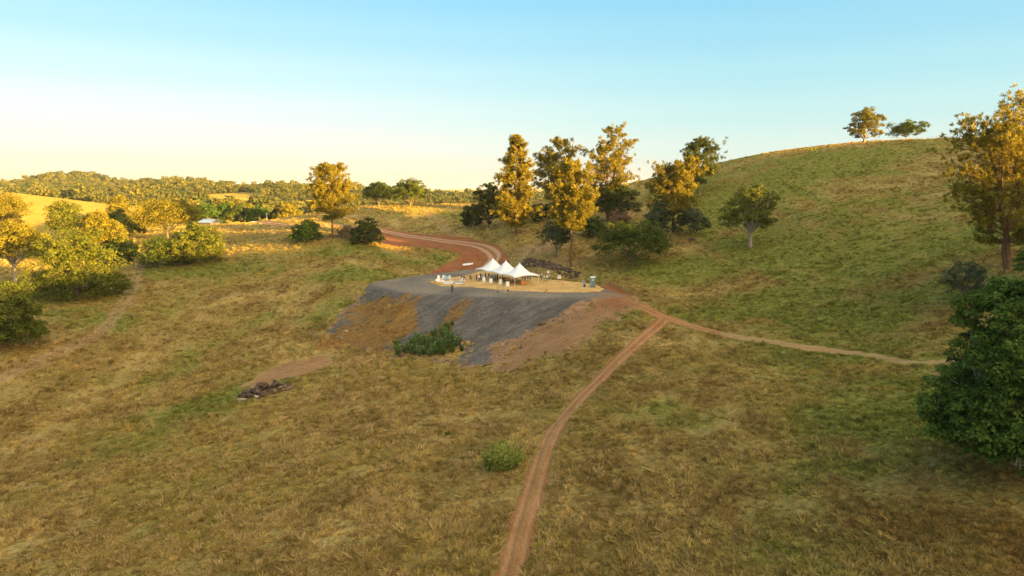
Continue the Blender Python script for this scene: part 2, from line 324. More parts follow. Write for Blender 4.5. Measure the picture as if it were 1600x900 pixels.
def covered(x, y):                 # how far inside any laid surface (positive inside)
    near = (np.abs(x) < 125) & (y > 15) & (y < 345); out = np.full(np.shape(x), -1e3)
    if near.any():
        a, b = x[near], y[near]
        out[near] = -np.min([m_track(a, b)[0], m_red(a, b)[0], m_gravel(a, b), m_tan(a, b), m_straw(a, b), m_patch(a, b)], axis=0)
    return out

RUST = hits([(600, 462), (642, 458), (644, 512), (600, 545), (530, 545), (500, 545), (530, 512), (575, 470)]); STRIP = hits([(722, 470), (735, 472), (700, 520), (655, 540), (650, 530), (690, 505)])
def m_rust(x, y): return np.minimum(poly_sd(x, y, RUST) + vnoise(x, y, 5) * 5 + vnoise(x, y, 1.6) * 3, poly_sd(x, y, STRIP) + vnoise(x, y, 2) * 1.5)
def blobs(x, y, spots):
    r = np.zeros(np.shape(x))
    for (px, py, rx, ry, amt) in spots:
        c = ground_hit(px, py); r = np.maximum(r, amt * np.exp(-(((x - c[0]) / rx) ** 2 + ((y - c[1]) / ry) ** 2)))
    return r
G_SPOTS = [(350, 624, 5, 3, .9), (300, 645, 8, 5, .5), (560, 428, 12, 7, 1.0), (590, 400, 18, 8, .8), (300, 425, 18, 10, .75), (110, 460, 16, 8, .7), (160, 500, 12, 8, .6), (500, 500, 8, 8, .6), (540, 470, 6, 7, .5),
           (1100, 330, 16, 24, .9), (1180, 380, 14, 12, .9), (1240, 465, 10, 10, .8), (1060, 420, 16, 14, .9), (1150, 490, 12, 7, .6), (960, 505, 6, 4, .6), (1000, 580, 8, 10, .45), (1400, 480, 20, 16, .7),
           (1500, 640, 14, 14, .75), (1250, 260, 40, 26, .6), (1350, 380, 30, 30, .6), (1060, 660, 10, 10, .5), (690, 680, 2, 2, .8), (180, 700, 10, 5, .4), (1450, 800, 14, 12, .6), (1200, 800, 12, 12, .45), (760, 330, 20, 14, .6), (560, 385, 10, 8, .8)]
SWALE = hits([(575, 425), (520, 445), (470, 468), (400, 505), (320, 548), (255, 590)]); SWALE2 = hits([(480, 580), (350, 626), (250, 668), (150, 712), (60, 760), (0, 795)])
def ground_attrs(x, y):
    r = np.hypot(x, y); f = r < 420
    green = np.zeros(x.shape); bare = np.zeros(x.shape); rust = np.zeros(x.shape); gold = np.zeros(x.shape)
    a, b = x[f], y[f]
    gg = blobs(a, b, G_SPOTS) + 0.24 * sm(5, 60, a) * sm(0, 60, b) + 0.10 * sm(-30, -80, a) + 0.05
    for L, w in ((SWALE, 3.0), (SWALE2, 3.0)):
        d, _ = line_d(a, b, L, [w] * len(L)); gg = np.maximum(gg, 0.45 * sm(4.5, -2.0, d + vnoise(a, b, 6) * 4))
    gg -= 0.30 * np.exp(-((a + 8) / 22) ** 2 - ((b - 70) / 26) ** 2)
    green[f] = gg
    d, s = line_d(a, b, FARM, list(np.linspace(1.6, 1.05, len(FARM)))); bb = (1.0 - .35 * sm(-75, -95, a)) * sm(0.7, -0.7, d + vnoise(a, b, 2) * .8) * (0.35 + 0.65 * sm(0.25, 0.6, np.abs(s)))
    c1 = ground_hit(708, 350); dl, _ = line_d(a, b, hits([(665, 330), (690, 350), (708, 372)]), [0.9, 1.2, 1.6]); bb = np.maximum(bb, 0.5 * sm(1.2, -.8, dl + vnoise(a, b, 3) * 1.2))
    bb = np.maximum(bb, blobs(a, b, [(830, 392, 9, 7, .8), (870, 408, 8, 5, .6), (1240, 350, 4, 10, .25), (930, 425, 6, 5, .35), (480, 352, 16, 5, .35)]) * (0.6 + 0.8 * (vnoise(a, b, 6) + .3)))
    dl, _ = line_d(a, b, hits([(440, 590), (540, 568), (640, 557), (700, 560)]), [.8, .9, .9, .9]); bb = np.maximum(bb, 0.6 * sm(.7, -.6, dl + vnoise(a, b, 1.5) * 1.2))
    bare[f] = np.clip(bb, 0, 1)
    rr = sm(1.5, -1.5, m_rust(a, b)) * 0.95
    rust[f] = np.maximum(rr, 0.5 * blobs(a, b, [(1550, 745, 9, 5, .8), (160, 465, 12, 4, .7), (40, 545, 10, 4, .6), (970, 440, 6, 6, .8), (1590, 860, 5, 5, .7)]))
    gold[:] = sm(250, 330, r) * sm(-60, -130, x) * 1.0 + sm(600, 900, r) * 0.6
    return green, bare, rust, np.clip(gold, 0, 1)

# ------------------------------------------------------------------ the ground: one sheet to the horizon
az = np.concatenate([np.arange(-46, 46, 0.165), np.arange(46, 314, 1.6)]); az = np.radians(az)
rad = np.concatenate([np.geomspace(6, 30, 22)[:-1], np.geomspace(30, 420, 290)[:-1], np.geomspace(420, 9000, 120)])
A, R_ = np.meshgrid(az, rad); gx, gy = R_ * np.sin(A), R_ * np.cos(A)
gz = height(gx, gy); cov = covered(gx, gy); gz = gz - 0.22 * sm(0.25, 0.9, cov)
nA, nR = len(az), len(rad)
idx = np.arange(nA * nR).reshape(nR, nA); nx = np.roll(idx, -1, 1)
F = np.stack([idx[:-1], nx[:-1], nx[1:], idx[1:]], -1).reshape(-1, 4)[:, ::-1]
V = np.stack([gx.ravel(), gy.ravel(), gz.ravel()], 1)
ga = ground_attrs(gx.ravel(), gy.ravel())
me = npmesh("ground", V, F, dict(zip(("green", "bare", "rust", "gold"), ga)))
bmc = bmesh.new(); bmc.from_mesh(me); bmc.verts.ensure_lookup_table()
bmc.faces.new([bmc.verts[i] for i in idx[0]]).normal_update(); bmc.to_mesh(me); bmc.free()
me.materials.append(M_GROUND); ground = link(bpy.data.objects.new("ground", me)); tag(ground, kind="structure", label="rolling meadow of dry golden and green grass")

def sheet(name, mask, box, step, lift, mat, label, lane=None, soil=None):
    xs = np.arange(box[0], box[1], step); ys = np.arange(box[2], box[3], step); X, Y = np.meshgrid(xs, ys)
    d = mask(X, Y); d = d[0] if isinstance(d, tuple) else d
    keep = (d[:-1, :-1] < 0) & (d[1:, :-1] < 0) & (d[:-1, 1:] < 0) & (d[1:, 1:] < 0)
    ii = np.arange(X.size).reshape(X.shape); F = np.stack([ii[:-1, :-1][keep], ii[:-1, 1:][keep], ii[1:, 1:][keep], ii[1:, :-1][keep]], 1)
    u, inv = np.unique(F, return_inverse=True); F = inv.reshape(F.shape); x, y = X.ravel()[u], Y.ravel()[u]; dd = d.ravel()[u]
    z = height(x, y) + lift * sm(0, 0.35, -dd) - 0.03 * sm(-0.3, 0, dd)
    if mat is M_TRACK: sd_ = np.abs(m_track(x, y)[1]); z = z - 0.09 * np.exp(-((sd_ - .62) / .26) ** 2) + .04 * np.exp(-(sd_ / .3) ** 2)
    attrs = {"lane": lane(x, y) if lane is not None else np.zeros(len(x))}
    if soil is not None: attrs["soil"] = soil(x, y, dd)
    if mat is M_GRAVEL: attrs["rust"] = sm(3.5, -3.5, m_rust(x, y)) * .9 + .05
    me = npmesh(name, np.stack([x, y, z], 1), F, attrs); me.materials.append(mat)
    return tag(link(bpy.data.objects.new(name, me)), kind="structure", label=label)
def lane_track(x, y):
    d, s = m_track(x, y); return np.clip(sm(0.32, 0.12, np.abs(np.abs(s) - 0.62)) * 0.9 + vnoise(x, y, 2.0) * .7, 0, 1)
def soil_track(x, y, d):
    m, s = m_track(x, y); mid = sm(0.4, 0.1, np.abs(s)) * np.clip(.3 + vnoise(x, y, 5) * .9, 0, .6); side = sm(45, 52, x + (120 - y) * .35 + 12 * (x > 34)) ; return np.clip(np.maximum(mid, side * .85) + sm(-.35, .1, d) * .5, 0, 1)
def lane_red(x, y):
    d, dl = m_red(x, y); L, s = line_d(x, y, LANE, [0] * len(LANE)); return np.clip(sm(0.9, 0.2, np.abs(np.abs(s) - 1.1)) * sm(1.2, 0.0, dl), 0, 1)
def lane_gravel(x, y): return np.clip(sm(1.5, -2.5, poly_sd(x, y, PAD)) * (0.75 + vnoise(x, y, 6) * 1.2), 0, 1)
def lane_tan(x, y): return np.clip(sm(10, 2, poly_sd(x, y, PAD)) * sm(8, 24, x) * (0.6 + vnoise(x, y, 4) * 1.5), 0, 1)
sheet("dirt_track", m_track, (-8, 104, 22, 152), 0.25, 0.06, M_TRACK, "narrow reddish dirt track with two wheel ruts through the dry grass", lane_track, soil_track)
sheet("dirt_road", m_red, (-124, 45, 130, 334), 0.5, 0.03, M_RED, "red graded dirt road curving up behind the white tent", lane_red)
sheet("bare_slope", m_tan, (-14, 40, 98, 150), 0.4, 0.012, M_TAN, "tan bare earth slope below the gravel pad", lane_tan, lambda x, y, d: sm(-2.2, 0.2, d) * .9)
sheet("gravel_pad", m_gravel, (-48, 32, 100, 190), 0.4, 0.045, M_GRAVEL, "grey gravel pad with its dark gravel embankment", lane_gravel, lambda x, y, d: np.clip(np.maximum(sm(2.2, -1.8, poly_sd(x, y, TAN) + vnoise(x, y, 6) * 3) * 1.0, sm(-1.6, 0.0, d) * .75 * sm(0, 4, poly_sd(x, y, PAD))), 0, 1) + .12)
sheet("bare_patch", m_patch, (-52, -22, 100, 128), 0.4, 0.03, M_TAN, "tan bare earth patch above the rock pile", None, lambda x, y, d: sm(-2.2, 0.2, d) * .9)
sheet("straw_bed", m_straw, (-22, 24, 138, 178), 0.25, 0.075, M_STRAW, "golden straw spread around the tent on the gravel pad", None)

# ------------------------------------------------------------------ trees and shrubs
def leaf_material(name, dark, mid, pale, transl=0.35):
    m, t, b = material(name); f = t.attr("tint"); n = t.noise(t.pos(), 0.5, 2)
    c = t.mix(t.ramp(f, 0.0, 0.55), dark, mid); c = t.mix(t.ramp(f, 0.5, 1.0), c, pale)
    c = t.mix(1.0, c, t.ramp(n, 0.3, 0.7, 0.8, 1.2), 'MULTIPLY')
    t.put(b.inputs["Base Color"], c); b.inputs["Roughness"].default_value = 0.75; b.inputs["Specular IOR Level"].default_value = 0.12
    tr = t.n.new("ShaderNodeBsdfTranslucent"); t.put(tr.inputs[0], c)
    mx = t.n.new("ShaderNodeMixShader"); mx.inputs[0].default_value = transl; t.l.new(b.outputs[0], mx.inputs[1]); t.l.new(tr.outputs[0], mx.inputs[2])
    t.l.new(mx.outputs[0], t.n["Material Output"].inputs[0]); return m
L_OAK = leaf_material("oak_leaves", (0.080, 0.088, 0.012), (0.185, 0.168, 0.020), (0.305, 0.245, 0.030), 0.3)
L_LIVE = leaf_material("live_oak_leaves", (0.040, 0.068, 0.012), (0.082, 0.118, 0.022), (0.150, 0.180, 0.036))
L_GREEN = leaf_material("fresh_leaves", (0.035, 0.075, 0.012), (0.070, 0.135, 0.022), (0.12, 0.19, 0.035))
L_DARK = leaf_material("dark_leaves", (0.016, 0.030, 0.010), (0.034, 0.056, 0.016), (0.066, 0.095, 0.028))
L_BLUE = leaf_material("blue_oak_leaves", (0.045, 0.066, 0.038), (0.090, 0.120, 0.066), (0.14, 0.17, 0.095))
L_GREY = leaf_material("grey_twigs", (0.10, 0.085, 0.055), (0.17, 0.145, 0.095), (0.24, 0.20, 0.13))
L_BROWN = leaf_material("dead_leaves", (0.13, 0.075, 0.045), (0.20, 0.12, 0.075), (0.27, 0.17, 0.11))
L_PINE = leaf_material("pine_needles", (0.080, 0.085, 0.014), (0.220, 0.192, 0.024), (0.370, 0.290, 0.034), 0.45)
L_OAKG = leaf_material("green_oak_leaves", (0.055, 0.080, 0.012), (0.115, 0.138, 0.020), (0.200, 0.200, 0.030), 0.3)
L_BIG = leaf_material("broad_oak_leaves", (0.044, 0.086, 0.014), (0.092, 0.155, 0.026), (0.16, 0.225, 0.042))
L_DPINE = leaf_material("dark_pine_needles", (0.036, 0.056, 0.016), (0.075, 0.100, 0.026), (0.130, 0.150, 0.036), 0.4)
L_SAGE = leaf_material("sage_leaves", (0.16, 0.20, 0.035), (0.27, 0.32, 0.060), (0.38, 0.41, 0.10))
def bark(name, a, c):
    m, t, b = material(name); p = t.n.new("ShaderNodeTexCoord").outputs["Object"]; n = t.noise(t.vmul(p, (5, 5, 0.8)), 2.0, 4, 0.7)
    t.put(b.inputs["Base Color"], t.mix(t.ramp(n, 0.35, 0.65), a, c)); t.put(b.inputs["Normal"], t.bump(n, 0.8, 0.08)); b.inputs["Roughness"].default_value = 0.95; return m
B_OAK = bark("oak_bark", (0.09, 0.075, 0.060), (0.21, 0.18, 0.145)); B_PINE = bark("pine_bark", (0.10, 0.055, 0.035), (0.20, 0.115, 0.070)); B_PALE = bark("pale_bark", (0.20, 0.17, 0.135), (0.34, 0.30, 0.24))

class Tubes:
    def __init__(s): s.V = []; s.F = []; s.n = 0
    def add(s, pts, rads, k=6):
        pts = [np.asarray(p, float) for p in pts]; m = len(pts); ang = np.linspace(0, 2 * np.pi, k, endpoint=False)
        for i, p in enumerate(pts):
            d = pts[min(i + 1, m - 1)] - pts[max(i - 1, 0)]; d = d / (np.linalg.norm(d) + 1e-9)
            a = np.cross(d, (0.31, 0.95, 0.1)); a /= np.linalg.norm(a) + 1e-9; b = np.cross(d, a)
            s.V.append(p + rads[i] * (np.cos(ang)[:, None] * a + np.sin(ang)[:, None] * b))
        for i in range(m - 1):
            o = s.n + i * k; j = np.arange(k); q = (j + 1) % k
            s.F.append(np.stack([o + j, o + q, o + k + q, o + k + j], 1))
        s.n += m * k
    def mesh(s, name, mat):
        me = npmesh(name, np.concatenate(s.V), np.concatenate(s.F)); me.materials.append(mat); return me
def unit(v): return v / (np.linalg.norm(v, axis=-1, keepdims=True) + 1e-9)
def cards(rng, P, N, size, aspect=1.6, tint=None):
    """leaf cards: folded diamonds at P facing roughly N"""
    n = len(P); N = unit(N + rng.normal(0, 0.32, (n, 3))); T = unit(np.cross(N, rng.normal(0, 1, (n, 3)))); B = np.cross(N, T)
    s = size * .86 * rng.uniform(0.6, 1.3, (n, 1)); L = s * aspect * 0.5; w = s * 0.5
    V = np.stack([P - T * L, P + B * w + N * s * 0.12, P + T * L, P - B * w + N * s * 0.12], 1).reshape(-1, 3)
    F = np.arange(4 * n).reshape(n, 4); tt = np.repeat(rng.random(n) if tint is None else tint, 4)
    return V, F, tt
def branch_path(rng, a, b, bow=0.12, k=6):
    a = np.asarray(a, float); b = np.asarray(b, float); L = np.linalg.norm(b - a); off = rng.normal(0, bow * L, 3); off[2] = abs(off[2]) * 0.6; t = np.linspace(0, 1, k)[:, None]
    j = rng.normal(0, 0.035 * L, (k, 3)); j[0] = j[-1] = 0
    return a + (b - a) * t + off * (4 * t * (1 - t)) * 0.6 + j

def crown_tree(name, base, H, Wd, label, cat="tree", leaves=None, bk=None, seed=1, low=0.28, lobes=14, subs=15, per=64, leaf=0.35, trunk_r=None, flat=0.85, lean=(0, 0), group=None, gappy=0.0, dense=1.0, depth=1.0, skirt=0.0, lobe_r=0.36):
    rng = np.random.default_rng(seed); leaves = leaves or L_OAK; bk = bk or B_OAK; R = Wd / 2 * 1.18; z0 = H * low; tr = trunk_r or max(0.10, H * 0.030)
    H = H * 1.04; ch = H - z0
    # lobes spread over a dome
    C = []; Rs = []
    for i in range(lobes):
        u = (i + 0.5) / lobes; th = i * 2.39996 + rng.uniform(-.35, .35)
        zf = 1 - u * (1.0 + skirt * 0.4); r_ = math.sqrt(max(0.0, 1 - max(zf, -0.2) ** 2)) * rng.uniform(0.55, 1.0)
        lr = R * lobe_r * rng.uniform(0.85, 1.35)
        rr = max(0, R - lr * 0.8) * r_
        z = z0 + lr * 0.55 + (ch - lr * 1.35) * max(0.0, zf * 0.95 + rng.uniform(-.09, .09)) ** 0.9
        C.append((math.cos(th) * rr + lean[0] * z / H, math.sin(th) * rr * depth + lean[1] * z / H, z)); Rs.append(lr)
    C = np.array(C); Rs = np.array(Rs)
    tb = Tubes(); fork = np.array((lean[0] * .2, lean[1] * .2, max(z0 * 0.85, H * 0.12)))
    tb.add([(0, 0, -0.5), (0, 0, 0.15), fork * 0.55 + rng.normal(0, .05, 3) * tr, fork], [tr * 1.5, tr * 1.15, tr * 0.9, tr * 0.8], 8)
    for i in range(0, lobes, 1 if lobes < 22 else 2):
        pts = branch_path(rng, fork * rng.uniform(0.8, 1.0), C[i], 0.14); r0 = tr * rng.uniform(0.28, 0.5); tb.add(pts, np.linspace(r0, r0 * 0.2, len(pts)), 5)
        for k in range(3):
            e = C[i] + unit(rng.normal(0, 1, 3)) * Rs[i] * 0.85; q = branch_path(rng, pts[3], e, .1, 4); tb.add(q, np.linspace(r0 * .4, r0 * .1, 4), 4)
    P = []; N = []; T = []
    for c, r in zip(C, Rs):
        lt = rng.uniform(-.15, .15); d = unit(rng.normal(0, 1, (subs, 3))); d[:, 2] = d[:, 2] * 0.8 + 0.18; d = unit(d)
        sc = c + d * r * np.array((1, 1, flat)) * rng.uniform(0.62, 0.95, (subs, 1)); sr = r * rng.uniform(0.22, 0.40, subs)
        if gappy: keep = rng.random(subs) > gappy; sc = sc[keep]; sr = sr[keep]
        m = int(per * dense)
        for q, s_ in zip(sc, sr):
            e = unit(rng.normal(0, 1, (m, 3))); e[:, 2] = np.where(e[:, 2] < -0.3, -e[:, 2], e[:, 2])
            P.append(q + e * s_ * rng.uniform(0.65, 1.1, (m, 1)) * np.array((1, 1, 0.85))); N.append(e * 0.8 + np.array((0, 0, 0.45))); T.append(np.clip(lt + rng.uniform(-.2, .2) + 0.45 + rng.normal(0, .18, m), 0, 1))
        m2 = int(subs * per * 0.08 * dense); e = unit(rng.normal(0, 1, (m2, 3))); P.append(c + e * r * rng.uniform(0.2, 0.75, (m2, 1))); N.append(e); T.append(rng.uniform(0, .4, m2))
    P = np.concatenate(P); N = np.concatenate(N); T = np.concatenate(T); k = P[:, 2] > 0.15; P = P[k]; N = N[k]; T = T[k]
    V, F, tt = cards(rng, P, N, leaf, 1.5, T)
    root = empty(name, base)
    link(bpy.data.objects.new("trunk", tb.mesh("trunk", bk)), root)
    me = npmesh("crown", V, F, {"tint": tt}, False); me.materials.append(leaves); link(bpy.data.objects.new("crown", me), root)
    tag(root, label, cat, group); return root

def pine_tree(name, base, H, Wd, label, seed=1, bare=0.28, stems=1, nb=46, tufts=19, blades=28, nl=0.70, up=0.35, taper=0.8, group=None, leaves=None, thick=1.0, lean=(0, 0), open_=0.0, top_round=0.35, stem_spread=0.16):
    rng = np.random.default_rng(seed); tb = Tubes(); R = Wd / 2 * 1.05; P = []; D = []; T = []; tr = H * 0.0125 * thick
    axes = []
    for s in range(stems):
        a = rng.uniform(0, 6.28); sp = 0.0 if stems == 1 else R * (stem_spread * 2.4) * (0.6 + 0.5 * rng.random()); hh = H * (1.0 if s == 0 else rng.uniform(0.78, 0.95))
        if stems > 1: a = s * 2 * math.pi / stems + rng.uniform(-.5, .5)
        z = np.linspace(0, 1, 9); fork = 0.22 if stems > 1 else 0
        off = np.clip((z - fork) / (1 - fork), 0, 1) ** 0.8
        pts = np.stack([math.cos(a) * sp * off + lean[0] * z + rng.normal(0, .012 * H, 9) * (z > .1) * (z < 0.97), math.sin(a) * sp * off + lean[1] * z + rng.normal(0, .012 * H, 9) * (z > .1), z * hh], 1)
        pts[0, 2] = -0.6
        rr = tr * (1.15 - z) ** 0.85 * (1.0 if s == 0 else 0.75) + 0.02
        tb.add(pts, rr, 7); axes.append((pts, z, hh, rr))
    for s, (pts, z, hh, rr) in enumerate(axes):
        n = max(6, int(nb / stems * (1.25 if s == 0 else 0.85)))
        for i in range(n):
            f = bare + (1 - bare) * (i + rng.uniform(0, .9)) / n; f = min(f, .985)
            o = np.array([np.interp(f, z, pts[:, j]) for j in range(3)]); q = (f - bare) / (1 - bare)
            prof = (min(1, q / 0.22 + 0.45)) * ((1 - q) ** taper * (1 - top_round) + top_round * math.sqrt(max(0, 1 - q ** 3)))
            L = R * prof * rng.uniform(0.55, 1.12) / (1 if stems == 1 else 1.25); a = i * 2.39996 + rng.uniform(-.5, .5)
            if rng.random() < open_ * 0.5: continue
            u = up * rng.uniform(0.2, 1.5) + q * 0.4; e = o + L * np.array((math.cos(a), math.sin(a), u))
            pp = branch_path(rng, o, e, .07, 5); pp[2:4, 2] -= 0.05 * L; r0 = max(.03, np.interp(f, z, rr) * 0.36); tb.add(pp, np.linspace(r0, r0 * .25, 5), 4)
            nt = max(3, int(tufts * (0.45 + L / R)))
            for k in range(nt):
                g = rng.uniform(0.32, 1.05) ** 0.8; c = o + (e - o) * min(g, 1) ; side = rng.normal(0, 1, 3) * L * 0.16 * (0.35 + g * 0.75); side[2] = side[2] * 0.6 + 0.04 * L; c = c + side
                if k % 2 == 0: tb.add([o + (e - o) * min(g, 1) * .85, c], [r0 * .35, r0 * .12], 3)
                m = blades; dd = unit(rng.normal(0, 1, (m, 3)) + (e - o) / (L + 1e-6) * 0.55 + np.array((0, 0, 0.45)))
                cc = c + rng.normal(0, 0.22 * nl, (m, 3)); P.append(cc); D.append(dd * nl * rng.uniform(.6, 1.25, (m, 1))); T.append(np.clip(0.45 + rng.uniform(-.25, .25) + rng.normal(0, .2, m), 0, 1))
    P = np.concatenate(P); D = np.concatenate(D); T = np.concatenate(T); n = len(P); B = unit(np.cross(D, rng.normal(0, 1, (n, 3)))) * (np.linalg.norm(D, axis=1, keepdims=True) * 0.12)
    V = np.stack([P, P + D * 0.5 + B, P + D, P + D * 0.5 - B], 1).reshape(-1, 3); F = np.arange(4 * n).reshape(n, 4)
    root = empty(name, base); link(bpy.data.objects.new("trunk", tb.mesh("trunk", B_PINE)), root)
    me = npmesh("crown", V, F, {"tint": np.repeat(T, 4)}, False); me.materials.append(leaves or L_PINE); link(bpy.data.objects.new("crown", me), root)
    tag(root, label, "tree", group); return root

def spot(px, base_py, Y=None):
    if Y is None: h = ground_hit(px, base_py); return h
    a, _ = sight(px, base_py); x = a * Y; return (x, Y, hz(x, Y))
def size(px, base_py, top_py, w_px, Y=None):
    x, y, z = spot(px, base_py, Y); a, b = sight(px, top_py); H = CAM_Z - b * y - z; return (x, y, z), H, w_px / FPX * y * 1.0

OAKS = [  # name, px, base, top, width, Y, label, options
    ("oak_tree", 8, 541, 436, 118, None, "rounded oak cut off by the photo's edge, nearest of the group downhill", dict(lobes=22, low=.06, leaf=.30, per=62, skirt=1.0)),
    ("oak_tree", 24, 443, 346, 96, None, "oak with a bare pale trunk showing beneath its crown, above the rounded oak", dict(lobes=18, low=.38, bk=B_PALE, leaf=.34, flat=.7)),
    ("oak_tree", 120, 463, 358, 142, None, "largest oak of the group, its foliage sweeping down to the grass", dict(lobes=30, low=.02, leaf=.34, per=60, skirt=1.2, lobe_r=.30)),
    ("oak_tree", 158, 412, 332, 84, None, "oak crown rising directly behind the largest oak", dict(lobes=18, low=.1, leaf=.38)),
    ("oak_tree", 106, 384, 312, 60, 262, "upright oak standing against the sunlit yellow field", dict(lobes=15, low=.12, leaf=.42, lobe_r=.42)),
    ("oak_tree", 6, 352, 302, 82, 300, "broad oak on the photo's edge below the sunlit yellow field", dict(lobes=16, low=.15, leaf=.45)),
    ("oak_tree", 187, 348, 303, 38, 330, "slim golden oak poking up beyond the yellow field", dict(lobes=12, low=.15, leaf=.45, lobe_r=.45)),
    ("oak_tree", 184, 372, 328, 48, 275, "dark rounded oak in front of the slim golden oak", dict(lobes=13, low=.1, leaf=.42, leaves=L_LIVE)),
    ("oak_tree", 205, 380, 338, 50, 262, "small golden oak between the dark rounded oak and the wide spreading oak", dict(lobes=12, low=.12, leaf=.42)),
    ("oak_tree", 262, 372, 309, 108, 242, "wide spreading oak with a visible trunk above the low green thicket", dict(lobes=24, low=.25, leaf=.40, flat=.75)),
    ("oak_tree", 304, 412, 346, 82, None, "golden oak sloping down to the grass beside the dark green low oak", dict(lobes=18, low=.04, leaf=.36, skirt=1.0, lean=(2.0, 0))),
    ("oak_tree", 266, 414, 369, 92, None, "dark green low oak beside the head of the faint farm path", dict(lobes=18, low=.04, leaf=.34, leaves=L_LIVE, skirt=1.0)),
    ("oak_tree", 192, 404, 372, 48, 196, "low dark oak between the largest oak and the faint farm path", dict(lobes=12, low=.05, leaf=.36, leaves=L_LIVE)),
    ("oak_tree", 60, 415, 372, 60, 215, "half hidden dark oak between the pale trunked oak and the largest oak", dict(lobes=12, low=.1, leaf=.38, leaves=L_LIVE)),
    ("leafy_tree", 322, 352, 318, 44, 400, "fresh green tree directly behind the metal roofed barn", dict(lobes=11, per=48, low=.08, leaf=.62, leaves=L_GREEN)),
    ("leafy_tree", 350, 352, 317, 46, 410, "second fresh green tree behind the barn, counting from the wide spreading oak", dict(lobes=11, per=48, low=.08, leaf=.62, leaves=L_GREEN)),
    ("leafy_tree", 378, 352, 319, 44, 405, "dark green tree in the row past the barn's end", dict(lobes=11, per=48, low=.08, leaf=.62, leaves=L_LIVE)),
    ("leafy_tree", 404, 352, 319, 38, 400, "fresh green tree closing the row beside the white pole", dict(lobes=11, per=48, low=.08, leaf=.62, leaves=L_GREEN)),
    ("leafy_tree", 362, 350, 311, 60, 450, "golden tree top showing over the green row behind the barn", dict(lobes=12, low=.08, leaf=.6)),
    ("oak_tree", 450, 350, 316, 46, 380, "golden oak on the skyline between the white pole and the lone pine", dict(lobes=12, low=.08, leaf=.5)),
    ("oak_tree", 431, 350, 326, 30, 385, "small dark oak tucked against the golden skyline oak", dict(lobes=9, low=.08, leaf=.5, leaves=L_DARK)),
    ("oak_tree", 592, 323, 283, 54, 289, "smaller of the two oaks standing on the bare hilltop", dict(lobes=15, low=.24, leaf=.36, leaves=L_LIVE, gappy=.22, flat=.7)),
    ("oak_tree", 641, 323, 279, 56, 289, "rounder of the two oaks standing on the bare hilltop", dict(lobes=17, low=.16, leaf=.36, leaves=L_LIVE, gappy=.12)),
    ("live_oak", 480, 377, 342, 50, None, "bright green bushy oak on the downhill side of the lone pine", dict(lobes=13, low=.02, leaf=.30, leaves=L_GREEN, skirt=1.0)),
    ("live_oak", 573, 383, 341, 50, None, "dark round bushy oak beside the red dirt road", dict(lobes=15, low=.02, leaf=.28, leaves=L_DARK, skirt=1.0)),
    ("dry_shrub", 545, 374, 350, 52, 204, "grey twiggy shrub behind the foot of the lone pine", dict(lobes=9, low=.02, leaf=.24, leaves=L_GREY, gappy=.4, cat="shrub")),
    ("live_oak", 764, 356, 287, 58, None, "tall dark oak against the trunk of the spired pine", dict(lobes=16, low=.05, leaf=.34, leaves=L_DARK)),
    ("live_oak", 737, 354, 320, 36, None, "low dark oak at the outer end of the pine grove", dict(lobes=10, low=.03, leaf=.32, leaves=L_DARK, skirt=1.0)),
    ("live_oak", 958, 348, 284, 74, 212, "dark green oak growing under the tallest pine", dict(lobes=16, low=.08, leaf=.34, leaves=L_DARK)),
    ("blue_oak", 870, 402, 348, 56, 177, "small grey green tree beside the pine nearest the tent", dict(lobes=12, low=.3, leaf=.26, leaves=L_BLUE, gappy=.2)),
    ("live_oak", 990, 412, 344, 132, 167, "broad green oak thicket with a dark hollow centre", dict(lobes=24, low=.14, leaf=.28, leaves=L_LIVE, flat=.8, lobe_r=.28)),
    ("dead_bush", 968, 362, 326, 46, 192, "brown dead bush above the broad green thicket", dict(lobes=9, low=.05, leaf=.25, leaves=L_BROWN, gappy=.35, cat="shrub")),
    ("blue_oak", 1026, 366, 316, 52, 188, "grey green small oak between the brown bush and the golden pine", dict(lobes=12, low=.12, leaf=.28, leaves=L_BLUE, gappy=.25)),
    ("live_oak", 1080, 364, 326, 54, 186, "grey green bush at the foot of the bushy golden pine", dict(lobes=11, low=.04, leaf=.27, leaves=L_BLUE, gappy=.25)),
    ("live_oak", 926, 376, 338, 48, 196, "green bush between the long trunked pine and the tallest pine", dict(lobes=11, low=.03, leaf=.28, leaves=L_LIVE, gappy=.2)),
    ("live_oak", 846, 350, 318, 42, 222, "dark bush in the gap behind the spired pine", dict(lobes=10, low=.03, leaf=.3, leaves=L_DARK)),
    ("oak_tree", 1172, 386, 288, 84, None, "lone oak on the green hillside with a grey trunk", dict(lobes=20, low=.30, leaf=.30, leaves=L_OAKG, gappy=.2, bk=B_PALE, skirt=.6, lobe_r=.28)),
    ("oak_tree", 1350, 222, 166, 52, 246, "taller of the two trees on the hill's ridge line", dict(lobes=15, low=.08, leaf=.34, gappy=.12, lobe_r=.34)),
    ("oak_tree", 1415, 221, 189, 56, 250, "lower spreading tree on the hill's ridge line", dict(lobes=12, low=.2, leaf=.34, gappy=.4, leaves=L_LIVE)),
    ("grey_shrub", 1508, 450, 404, 74, 99, "dusky grey green shrub at the foot of the forked pine", dict(lobes=12, low=.02, leaf=.16, leaves=L_BLUE, gappy=.3, cat="shrub")),
    ("live_oak", 1594, 722, 418, 258, 48.5, "massive dark green oak filling the photo's edge in front of the forked pine", dict(lobes=60, subs=19, per=76, low=.08, leaf=.22, leaves=L_BIG, skirt=.9, lobe_r=.25, trunk_r=.55, bk=B_PALE)),
    ("live_oak", 1640, 440, 372, 100, 92, "green bushy oak behind the forked pine's trunks", dict(lobes=14, low=.05, leaf=.2, leaves=L_GREEN)),
]
